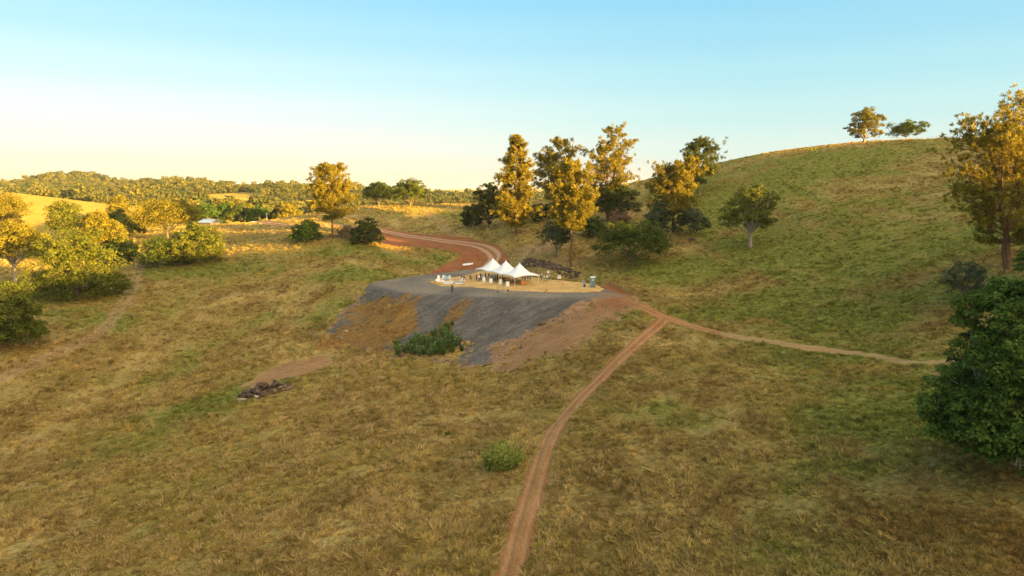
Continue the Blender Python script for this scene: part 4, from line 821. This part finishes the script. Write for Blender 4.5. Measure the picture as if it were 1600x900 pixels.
# people
SKINS = {}
def body_mesh(pose):
    if pose in SKINS: return SKINS[pose]
    v = []; e = []; rd = []
    def add(p, r, par=None):
        v.append(p); rd.append(r if isinstance(r, tuple) else (r, r)); i = len(v) - 1
        if par is not None: e.append((par, i))
        return i
    sit = pose == "sit"; hipz = .48 if sit else .93; dz = hipz - .93
    pel = add((0, 0, .95 + dz), (.145, .105)); wa = add((0, -.01, 1.10 + dz), (.13, .095), pel); ch = add((0, -.01, 1.30 + dz), (.155, .11), wa); sh = add((0, 0, 1.44 + dz), (.10, .08), ch)
    nk = add((0, -.01, 1.51 + dz), .052, sh); h1 = add((0, -.02, 1.58 + dz), (.07, .078), nk); h2 = add((0, -.025, 1.66 + dz), (.077, .09), h1); add((0, -.015, 1.745 + dz), (.05, .06), h2)
    for s in (-1, 1):
        hp = add((s * .09, 0, .90 + dz), .085, pel)
        if sit: kn = add((s * .13, -.42, .50), .062, hp); an = add((s * .13, -.40, .09), .042, kn); add((s * .14, -.57, .04), .035, an)
        elif pose == "walk": kn = add((s * .10, -.06 - s * .16, .50), .062, hp); an = add((s * .10, .02 - s * .24, .09), .042, kn); add((s * .11, -.13 - s * .24, .04), .035, an)
        else: kn = add((s * .11, -.02, .50), .062, hp); an = add((s * .12, .02, .09), .042, kn); add((s * .14, -.15, .04), .035, an)
        sd = add((s * .18, 0, 1.41 + dz), .06, sh)
        if pose == "fold": el = add((s * .27, -.05, 1.15 + dz), .045, sd); wr = add((s * .04, -.21, 1.17 + dz), .032, el); add((-s * .07, -.22, 1.19 + dz), .028, wr)
        elif sit: el = add((s * .25, -.06, 1.16 + dz), .045, sd); wr = add((s * .18, -.28, 1.06 + dz), .032, el); add((s * .15, -.36, 1.05 + dz), .028, wr)
        elif pose == "walk": el = add((s * .25, .04 + s * .1, 1.15 + dz), .045, sd); wr = add((s * .25, -.08 + s * .16, .93 + dz), .032, el); add((s * .25, -.12 + s * .18, .84 + dz), .028, wr)
        else: el = add((s * .24, .03, 1.14 + dz), .045, sd); wr = add((s * .25, -.05, .91 + dz), .032, el); add((s * .245, -.09, .81 + dz), .028, wr)
    me = bpy.data.meshes.new("skeleton"); me.from_pydata(v, e, []); o = bpy.data.objects.new("skeleton", me); COL.objects.link(o)
    m = o.modifiers.new("s", 'SKIN'); m.use_smooth_shade = True; o.modifiers.new("u", 'SUBSURF').levels = 1
    for i, s_ in enumerate(me.skin_vertices[0].data): s_.radius = rd[i]
    me.skin_vertices[0].data[0].use_root = True
    dg = bpy.context.evaluated_depsgraph_get(); out = bpy.data.meshes.new_from_object(o.evaluated_get(dg)); bpy.data.objects.remove(o)
    belt = .97 + dz; SKINS[pose] = (out, belt, dz); return SKINS[pose]
PM = {}
def cloth(rgb):
    k = tuple(rgb)
    if k not in PM: PM[k] = plain("cloth_%d" % len(PM), rgb, .85, .1, .1)
    return PM[k]
M_SKIN = [plain("skin_light", (.52, .33, .24), .6, .3, .05), plain("skin_tan", (.36, .21, .14), .6, .3, .05)]; HAIR = [plain("hair_brown", (.06, .035, .02), .6, .3), plain("hair_dark", (.015, .012, .01), .6, .3), plain("hair_fair", (.30, .20, .10), .6, .3)]
CLO = dict(red=(.42, .05, .05), white=(.72, .72, .70), black=(.02, .02, .022), navy=(.04, .06, .14), grey=(.30, .31, .33), teal=(.05, .32, .36), maroon=(.20, .04, .05), tan=(.42, .30, .18), yellow=(.62, .60, .08), blue=(.10, .20, .38), pale=(.45, .55, .66), green=(.05, .22, .16), pink=(.70, .45, .45), brown=(.18, .10, .06), purple=(.30, .22, .45), denim=(.10, .15, .26), orange=(.65, .22, .05))
def person(px, py, top, low, label, pose="stand", rz=0.0, hair=0, hat=None, group=None, tall=1.0, seat=None):
    x, y, z = padz(px, py); src, belt, dz = body_mesh(pose); me = src.copy(); me.materials.clear()
    for m in (M_SKIN[(hair + len(label)) % 2], cloth(CLO[top]), cloth(CLO[low]), M_BLACK): me.materials.append(m)
    for p in me.polygons:
        c = p.center; neck = 1.49 + dz
        hand = (c.z < .93 + dz and abs(c.x) > .19 and pose in ("stand", "walk")) or (pose == "sit" and c.y < -.22 and c.z > .95 + dz) or (pose == "fold" and abs(c.x) < .12 and c.y < -.17 and c.z > 1.1)
        p.material_index = 0 if (c.z > neck or hand) else (3 if c.z < .085 else (1 if c.z > belt else 2)); p.use_smooth = True
    o = bpy.data.objects.new("person", me); o.location = (x, y, z); o.rotation_euler = (0, 0, rz); o.scale = (tall,) * 3; link(o); tag(o, label, "person", group)
    bm = bmesh.new(); bmesh.ops.create_uvsphere(bm, u_segments=10, v_segments=7, radius=1.0)
    for v in bm.verts: v.co = Vector((v.co.x * .088, v.co.y * .10 + .012, v.co.z * .085 + 1.69 + dz + .01 * v.co.y))
    bmesh.ops.delete(bm, geom=[v for v in bm.verts if v.co.z < 1.625 + dz and v.co.y < .02], context='VERTS'); hm = bpy.data.meshes.new("hair"); bm.to_mesh(hm); bm.free(); hm.materials.append(HAIR[hair]); link(bpy.data.objects.new("hair", hm), o)
    if hat: MB().rod((0, -.01, 1.73 + dz), (0, -.01, 1.745 + dz), .17, 14).rod((0, -.01, 1.74 + dz), (0, -.01, 1.83 + dz), .095, 14, .08).build("hat", cloth(CLO[hat]), o)
    if seat: folding_chair(x, y, z, rz, seat)
    return o
def chair_mesh():
    pass
CH0 = []
def folding_chair(x, y, z, rz, label, mat=None, group="folding chairs under the tent"):
    if not CH0:
        r = empty("folding_chair", (x, y, z)); MB().box((0, -.05, .44), (.42, .42, .03), bev=.008).build("seat", M_WOOD, r); MB().box((0, .17, .74), (.42, .025, .22), rx=-.12).build("backrest", M_WOOD, r)
        for s in (-1, 1): MB().rod((s * .2, .21, .88), (s * .2, -.22, 0), .016).build("leg", M_BLACK, r); MB().rod((s * .18, -.2, .43), (s * .18, .22, 0), .016).build("leg", M_BLACK, r)
        CH0.append(r); o = r
    else: o = ctree(CH0[0])
    o.location = (x, y, z - .01); o.rotation_euler = (0, 0, rz); tag(o, label, "chair", group); return o

person(706.5, 457.5, "black", "black", "person in black with folded arms standing alone on the gravel", "fold", .4, 0, hat="orange", tall=1.04)
PEOPLE = [
    (744.5, 438.5, "red", "black", "person in a red top at the tent's lounge end corner", "stand", 1.0), (748.5, 440.5, "white", "navy", "person in a white top and dark trousers by the tent's end pole", "stand", .3),
    (751.0, 438.0, "navy", "black", "person in navy just inside the tent's lounge end", "stand", 2.4), (753.5, 439.3, "grey", "denim", "person in a grey top behind the first cloth table", "stand", -.4), (758.5, 437.5, "black", "black", "person in black in the tent's rear shadow near the first cloth table", "stand", 2.0),
    (764.0, 437.0, "black", "grey", "person in black and grey behind the second cloth table", "stand", 0.0), (773.5, 439.0, "teal", "denim", "person in a teal shirt under the middle canopy", "stand", 2.8), (777.5, 438.5, "maroon", "black", "person in maroon beside the teal shirt", "stand", -2.0),
    (820.5, 441.0, "maroon", "black", "person in maroon wearing a white hat at the tent's far end", "stand", .6), (824.8, 440.2, "navy", "denim", "person in a navy top inside the tent's far end", "stand", 3.0), (828.6, 440.2, "green", "denim", "person in a green top beside the tent's far corner pole", "stand", -2.6),
    (842.5, 438.5, "yellow", "tan", "person in bright yellow just outside the tent's far corner", "stand", 1.5), (846.3, 437.8, "pale", "denim", "person in pale blue beside the bright yellow top", "stand", -1.2), (850.3, 440.2, "yellow", "blue", "person in a yellow top and blue trousers before the rock bank", "stand", .3),
    (854.6, 440.6, "white", "green", "person in a white top and green trousers before the rock bank", "stand", -.5), (857.6, 438.2, "pale", "navy", "person in pale blue and navy nearest the rocks", "stand", 2.2), (879.8, 448.5, "pink", "brown", "child in a pink top walking across the open straw", "walk", -.6)]
for i, (px, py, tp_, lw, lab, pose, rz) in enumerate(PEOPLE):
    person(px, py, tp_, lw, lab, pose, rz, i % 3, hat="white" if "hat" in lab else None, group="guests at the tent", tall=.78 if "child" in lab else (.95 + .1 * ((i * 7) % 5) / 4))
PEOPLE2 = [(768.5, 438.0, "grey", "black", "person in grey behind the gap between the second and third tables", "stand", 1.9), (781.5, 439.0, "white", "brown", "person in white and brown under the middle canopy's edge", "stand", .4), (785.5, 438.6, "blue", "black", "person in blue at the rear of the middle canopy", "stand", -1.4), (805.5, 441.0, "brown", "denim", "person in brown standing behind the seated guests", "stand", 2.7), (816.5, 440.6, "purple", "grey", "person in purple between the orange board and the far corner", "stand", -.7)]
for i, (px, py, tp_, lw, lab, pose, rz) in enumerate(PEOPLE2): person(px, py, tp_, lw, lab, pose, rz, (i + 1) % 3, group="guests at the tent", tall=.96 + .03 * (i % 3))
SEATED = [(788.0, 441.0, "brown", "black", "seated guest in brown behind the third cloth table"), (797.0, 441.2, "white", "tan", "seated guest in white under the nearest canopy"), (801.5, 442.6, "tan", "denim", "seated guest in tan just inside the front corner pole"),
          (809.0, 443.2, "grey", "brown", "seated guest in grey close to the orange board"), (813.4, 442.4, "white", "black", "seated guest in white and black behind the orange board")]
for i, (px, py, tp_, lw, lab) in enumerate(SEATED):
    person(px, py, tp_, lw, lab, "sit", (.7, -.8, 2.2, -.3, 1.2)[i], i % 3, group="seated guests", seat="folding chair under the " + lab)
for i, (px, py, tp_, lab) in enumerate(((721.8, 437.5, "black", "seated person in black at the back of the lounge"), (725.0, 437.0, "maroon", "seated person in maroon at the back of the lounge"), (734.8, 436.8, "brown", "seated person in brown between the lounge and the tent"))):
    person(px, py, tp_, "black", lab, "sit", 2.6 - i, i % 3, group="people sitting by the lounge", seat="folding chair under the " + lab)
# dining tables inside the tent
for k, lab in enumerate(("long wooden table under the canopy at the lounge end", "long wooden table under the middle canopy", "long wooden table under the canopy nearest the camera")):
    q = TB + ux * BAY * (2.5 - k) + uy * TW * .55; r = empty("dining_table", (float(q[0]), float(q[1]), tz), math.atan2(ux[1], ux[0])); MB().box((0, 0, .73), (2.4, .8, .05), bev=.01).build("tabletop", M_WOOD, r)
    for sx_ in (-1, 1):
        for sy_ in (-1, 1): MB().box((sx_ * 1.08, sy_ * .32, .355), (.07, .07, .71)).build("leg", M_WOOD, r)
    tag(r, lab, "table", "dining tables under the tent")

# lounge furniture on the straw
def lounge_chair(px, py, rz, mat, label):
    x, y, z = padz(px, py); r = empty("lounge_chair", (x, y, z), rz); MB().box((0, -.05, .36), (.62, .62, .10), bev=.03, rx=-.08).build("seat", mat, r); MB().box((0, .34, .70), (.62, .10, .80), bev=.03, rx=-.30).build("backrest", mat, r)
    for s in (-1, 1):
        MB().box((s * .37, 0, .55), (.09, .72, .035), bev=.008).build("armrest", mat, r)
        MB().rod((s * .35, -.30, 0), (s * .36, -.28, .54), .025).build("leg", M_WHITE, r); MB().rod((s * .34, .42, 0), (s * .35, .25, .54), .025).build("leg", M_WHITE, r)
    tag(r, label, "chair", "lounge chairs on the straw"); return r
def sofa(px, py, rz, mat, label, w=1.8, cush=None):
    x, y, z = padz(px, py); r = empty("outdoor_sofa", (x, y, z), rz); MB().box((0, 0, .21), (w, .75, .28), bev=.03).build("base", M_WHITE, r); MB().box((0, .32, .56), (w, .16, .48), bev=.04, rx=-.1).build("backrest", mat, r)
    for s in (-1, 1): MB().box((s * (w / 2 - .08), 0, .45), (.16, .75, .26), bev=.03).build("armrest", mat, r)
    for s in (-.5, .5): MB().box((s * (w - .36), -.05, .41), (w / 2 - .2, .6, .13), bev=.035).build("seat_cushion", mat, r)
    if cush: MB().box((w * .25, .17, .60), (.42, .14, .36), bev=.05, rx=-.25).build("pillow", cush, r)
    for s in (-1, 1):
        for q in (-1, 1): MB().box((s * (w / 2 - .1), q * .3, .035), (.06, .06, .08)).build("foot", M_BLACK, r)
    tag(r, label, "sofa"); return r
def low_table(px, py, rz, mat, label, w=1.1, d=.6, h=.42):
    x, y, z = padz(px, py); r = empty("coffee_table", (x, y, z), rz); MB().box((0, 0, h), (w, d, .04), bev=.008).build("tabletop", mat, r)
    for s in (-1, 1):
        for q in (-1, 1): MB().rod((s * (w / 2 - .07), q * (d / 2 - .07), 0), (s * (w / 2 - .1), q * (d / 2 - .1), h), .022).build("leg", mat, r)
    tag(r, label, "table"); return r
sofa(687, 441.5, .6, M_WHITE, "white outdoor sofa with a pink pillow at the lounge's outer end", 1.9, M_PINK)
sofa(700, 444.6, 2.9, M_WHITE, "white outdoor sofa along the lounge's front edge", 2.0, M_WHITE)
sofa(717, 444.4, 3.3, M_GREYB, "grey blue outdoor sofa along the straw's front edge", 1.9, M_WHITE)
lounge_chair(685.5, 437.8, .2, M_WHITE, "white lounge chair at the back corner of the lounge"); lounge_chair(692.5, 437.5, -.1, M_WHITE, "white lounge chair beside the pair of grey blue ones"); lounge_chair(695.5, 438.4, .1, M_GREYB, "grey blue lounge chair between white chairs")
lounge_chair(698, 439.2, -.4, M_GREYB, "second grey blue lounge chair, facing the white coffee table"); lounge_chair(700.8, 437.8, -.6, M_WHITE, "white lounge chair turned away at the back row's end"); lounge_chair(720.2, 441.0, -1.0, M_WHITE, "white lounge chair close to the seated people"); lounge_chair(723.5, 443.5, -1.6, M_WHITE, "white lounge chair at the lounge's tent end"); lounge_chair(726, 445.2, -1.9, M_PEACH, "peach lounge chair at the front edge of the straw")
low_table(708, 443.2, .2, M_WHITE, "white coffee table in the middle of the lounge", 1.6, .7); low_table(715, 439.5, .5, M_WOOD, "brown low table behind the white coffee table", 1.2, .6); low_table(704.5, 441.2, 1.0, M_WHITE, "small square white side table among the lounge chairs", .6, .6, .5)
def hay_bale(px, py, rz, label):
    x, y, z = padz(px, py); r = empty("hay_bale", (x, y, z), rz); MB().box((0, 0, .22), (.95, .48, .44), bev=.05).build("straw_block", M_HAY, r)
    for s in (-1, 1): MB().box((s * .25, 0, .22), (.02, .49, .45)).build("twine", M_PEACH, r)
    tag(r, label, "hay bale", "hay bales by the lounge"); return r
hay_bale(674.8, 442.6, .3, "hay bale at the tip of the straw bed"); hay_bale(678.2, 441.6, -.2, "hay bale beside the one at the straw bed's tip"); hay_bale(684, 443.6, .1, "hay bale in front of the pink pillowed sofa")

# signs, toilet and small things
def board_sign(px, py, w, h, z0, mat, label, rz=0.0, mark=None, cat="sign", top=None):
    x, y, z = padz(px, py); r = empty("board_sign", (x, y, z), rz)
    for s in (-1, 1): MB().rod((s * w * .32, .03, -.1), (s * w * .32, .03, z0 + h), .022).build("leg", M_BLACK if mat is M_ORANGE else M_WOOD, r)
    bd = MB().box((0, 0, z0 + h / 2), (w, .03, h), bev=.006).build("board", mat, r)
    if mark: MB().box((0, -.018, z0 + h * .62), (w * .62, .006, h * .22)).box((0, -.018, z0 + h * .3), (w * .45, .006, h * .12)).build("print", mark, bd)
    tag(r, label, cat); return r
board_sign(874, 440.5, .75, .75, .75, M_WHITE, "square white sign on posts before the rock bank", 0.05, M_INK); board_sign(818, 453, .98, .62, 1.25, M_ORANGE, "orange board raised on two dark legs in front of the tent", .1)
board_sign(856.5, 434.6, .6, .6, 1.2, M_WHITE, "small white sign among the guests by the rocks", .1, M_INK)
r = empty("stanchion_stand", padz(777.5, 457)); MB().rod((-.17, 0, 0), (-.17, 0, 1.15), .025).rod((.17, 0, 0), (.17, 0, 1.15), .025).build("upright", M_BLACK, r); MB().box((0, 0, .02), (.6, .35, .04), bev=.008).build("base", M_BLACK, r); MB().rod((-.17, 0, 1.1), (.17, 0, 1.1), .02).build("crossbar", M_BLACK, r); tag(r, "thin dark two post stand on the gravel before the tent", "stand")
r = empty("low_bench", padz(790, 457.8), .15); MB().box((0, 0, .20), (1.35, .42, .06), bev=.012).build("seat", M_PEACH, r)
for s in (-1, 1): MB().box((s * .5, 0, .085), (.08, .38, .17)).build("leg", M_WOOD, r)
tag(r, "low reddish bench at the straw's front edge", "bench")
bp_ = r.location; r = empty("shoulder_bag", (bp_[0] + .5, bp_[1], bp_[2] + .235)); MB().box((0, 0, .26), (.34, .24, .52), bev=.06, taper=.8).build("bag_body", M_BLACK, r); MB().rod((-.13, 0, .5), (0, 0, .72), .015).rod((0, 0, .72), (.13, 0, .5), .015).build("strap", M_BLACK, r); MB().box((-.2, 0, .2), (.04, .2, .3), bev=.01).build("side_pocket", M_WHITE, r); tag(r, "black upright bag standing on the low reddish bench", "bag")
x, y, z = padz(926, 448.5); r = empty("portable_toilet", (x, y, z), -.12)
MB().box((0, 0, 1.08), (1.12, 1.12, 2.04), bev=.04).build("wall", M_TEAL, r); MB().box((0, 0, .05), (1.22, 1.22, .12), bev=.02).build("base", M_BLACK, r)
rf = MB().box((0, 0, 2.15), (1.2, 1.2, .12), bev=.03).box((0, 0, 2.25), (1.1, 1.1, .12), bev=.03, taper=.8).build("roof", M_WHITE, r); MB().rod((.38, .38, 2.2), (.38, .38, 2.42), .05).build("vent_pipe", M_WHITE, rf)
dr = MB().box((.06, -.575, 1.04), (.74, .04, 1.82), bev=.012).build("door", M_TEALD, r); MB().box((.36, -.61, 1.0), (.05, .04, .16), bev=.006).build("handle", M_BLACK, dr); MB().box((.06, -.60, 1.62), (.36, .02, .2)).build("sign_plate", M_WHITE, dr)
for s in (-1, 1): MB().box((s * .57, 0, 1.85), (.03, .8, .16)).build("vent", M_WHITE, r)
for s in (-1, 1):
    for q in (-1, 1): MB().box((s * .565, q * .565, 1.08), (.08, .08, 2.02), bev=.015).build("corner_post", M_TEALD, r)
tag(r, "teal portable toilet with a white roof at the straw's far end", "portable toilet")
x, y, z = padz(912.5, 448.8); r = empty("wash_station", (x, y, z), .1); MB().box((0, 0, .45), (.62, .5, .9), bev=.04, taper=.9).build("tank", M_GREY, r); MB().box((0, 0, .94), (.7, .56, .10), bev=.03).build("basin", M_GREY, r); MB().box((0, .2, 1.25), (.6, .12, .6), bev=.03).build("back_panel", M_GREY, r); MB().rod((0, .14, 1.1), (0, -.02, 1.08), .02).build("tap", M_BLACK, r); MB().box((.1, -.27, .35), (.34, .05, .5), bev=.01).build("foot_pump_panel", M_BLACK, r); tag(r, "grey portable hand washing station beside the teal toilet", "wash station")
x, y, z = padz(854, 457.2); r = empty("straw_clump", (x, y, z)); me = ROCKS["p"][2].copy(); me.materials.clear(); me.materials.append(M_HAY); o = bpy.data.objects.new("straw_heap", me); o.scale = (.6, .5, .4); o.location = (0, 0, .15); link(o, r); tag(r, "loose clump of straw on the gravel edge under a dark lump", "straw clump")
o = bpy.data.objects.new("boulder", ROCKS["d"][2]); o.scale = (.32, .24, .14); o.location = (x, y + .1, z + .5); link(o); tag(o, "dark flat stone resting on the loose straw clump", "boulder")
# white sheet lying on the red road
xs = []; c0 = ground_hit(731, 413.5)
V = []; F = []
for i in range(9):
    for j in range(6):
        a_ = (i / 8 - .5) * 2.9; b_ = (j / 5 - .5) * 2.4 * (1 - .5 * abs(i / 8 - .5)) + a_ * .35; X, Y = c0[0] + a_, c0[1] + b_; V.append((a_, b_, hz(X, Y) - c0[2] + .07 + .03 * math.sin(i * 2.1 + j)))
for i in range(8):
    for j in range(5): q = i * 6 + j; F.append((q, q + 6, q + 7, q + 1))
o = MB().raw(V, F).build("ground_tarp", M_CLOTH, None, True); o.location = c0; md = o.modifiers.new("cloth", 'SOLIDIFY'); md.thickness = .02; tag(o, "white sheet lying flat on the red dirt road", "tarp")

# survey stakes
for px, py, hpx, lab in ((841, 793, 13, "pale survey stake nearest the camera beside the track"), (902, 641, 10, "pale survey stake where the track bends uphill"), (967, 573, 8, "pale survey stake halfway up the straight track"), (1039, 505, 5, "pale survey stake at the track junction"), (1042, 488, 5, "pale survey stake across the track from the junction"), (995, 473, 5, "pale survey stake at the end of the red bank")):
    h = ground_hit(px, py); H_ = hpx / FPX * h[1] * 1.05; r = empty("survey_stake", h, random.uniform(0, 1)); MB().box((0, 0, H_ / 2 - .1), (.05, .035, H_ + .2), taper=.92).build("post", plain("stake_wood", (.62, .52, .38), .8, .1, .1), r); MB().box((0, 0, H_ * .86), (.058, .043, .06)).build("ribbon", M_PEACH, r); tag(r, lab, "stake", "survey stakes along the track")

# ------------------------------------------------------------------ barn, pole and fence far off
M_ROOFM = plain("barn_roof_metal", (.46, .58, .70), .35, .5, .05, 1.0); M_BARN = plain("barn_board", (.30, .24, .19), .8, .1, .2, 2)
def barn(px, Y, ztop, L, Wd, wallh, rz, label):
    a_, _ = sight(px, 346); x, y = a_ * Y, Y; g_ = hz(x, y); rise = 1.4; base = min(g_, ztop - wallh - rise); r = empty("metal_barn", (x, y, ztop - wallh - rise), rz); drop = max(0.2, ztop - wallh - rise - g_ + .3)
    MB().raw([(-L / 2, -Wd / 2, -drop), (L / 2, -Wd / 2, -drop), (L / 2, Wd / 2, -drop), (-L / 2, Wd / 2, -drop), (-L / 2, -Wd / 2, wallh), (L / 2, -Wd / 2, wallh), (L / 2, Wd / 2, wallh), (-L / 2, Wd / 2, wallh), (-L / 2, 0, wallh + rise - .06), (L / 2, 0, wallh + rise - .06)], [(0, 1, 5, 4), (2, 3, 7, 6), (1, 2, 6, 9, 5), (3, 0, 4, 8, 7)]).build("wall", M_BARN, r)
    e_ = .4
    for s in (-1, 1):
        o = MB().raw([(-L / 2 - e_, 0, wallh + rise), (L / 2 + e_, 0, wallh + rise), (L / 2 + e_, s * (Wd / 2 + e_), wallh - .12), (-L / 2 - e_, s * (Wd / 2 + e_), wallh - .12)], [(0, 1, 2, 3)]).build("roof_slope", M_ROOFM, r); md = o.modifiers.new("sheet", 'SOLIDIFY'); md.thickness = .08
    MB().box((L / 2 + .04, 0, wallh * .45), (.06, 2.8, wallh * .9)).build("door", plain("barn_door", (.36, .33, .30), .7), r); tag(r, label, "barn"); return r
barn(328, 338, CAM_Z - sight(328, 342.5)[1] * 338, 8.5, 6.5, 2.4, -.5, "low barn with a pale metal roof below the green trees")
barn(399, 352, CAM_Z - sight(399, 346)[1] * 352, 3.2, 2.4, 1.6, .2, "tiny shed roof peeping over the crest near the white pole")
x, y = sight(417, 346)[0] * 340, 340; zt = CAM_Z - sight(417, 333)[1] * 340; r = empty("utility_pole", (x, y, hz(x, y))); MB().rod((0, 0, -.3), (0, 0, zt - r.location.z), .13, 8, .10).build("mast", M_WHITE, r); MB().box((0, 0, zt - r.location.z - .4), (1.2, .1, .1)).build("crossarm", M_WHITE, r); tag(r, "white utility pole on the crest beside the green tree row", "pole")
fr = None
pts = [(sight(px, py)[0] * Y, Y) for px, py, Y in ((1318, 226, 246.5), (1380, 222, 244), (1440, 220, 243), (1500, 218, 240), (1600, 217, 234))]; pl = smooth_line(pts, 7); prev = None
fence = empty("wire_fence", (pl[0][0], pl[0][1], hz(*pl[0])))
for q in pl:
    z = hz(*q); l = Vector((q[0], q[1], z)) - fence.location; o = MB().rod(l + Vector((0, 0, -.3)), l + Vector((random.uniform(-.06, .06), 0, random.uniform(1.15, 1.5))), .07, 6, .055).build("post", M_WOOD, fence)
    if prev is not None: MB().rod(prev + Vector((0, 0, 1.0)), l + Vector((0, 0, 1.0)), .012, 4).build("wire", M_GREY, fence)
    prev = l
tag(fence, "wooden post and wire fence along the hill's ridge line", "fence")

# ------------------------------------------------------------------ evening haze
mh = bpy.data.materials.new("evening_haze"); mh.use_nodes = True; hn = mh.node_tree.nodes
hn.remove(hn["Principled BSDF"]); pv = hn.new("ShaderNodeVolumePrincipled"); pv.inputs["Color"].default_value = (.66, .80, 1.0, 1); pv.inputs["Density"].default_value = 0.00004; pv.inputs["Anisotropy"].default_value = 0.0
mh.node_tree.links.new(pv.outputs[0], hn["Material Output"].inputs["Volume"])
top_z = float(gz.max()) + 20.0; low_z = float(gz.min()) - 1.5
hz_ = MB().box((0, 0, (top_z + low_z) / 2), (18600, 18600, top_z - low_z)).build("haze", mh); tag(hz_, "thin pale evening haze over the valley", kind="stuff")
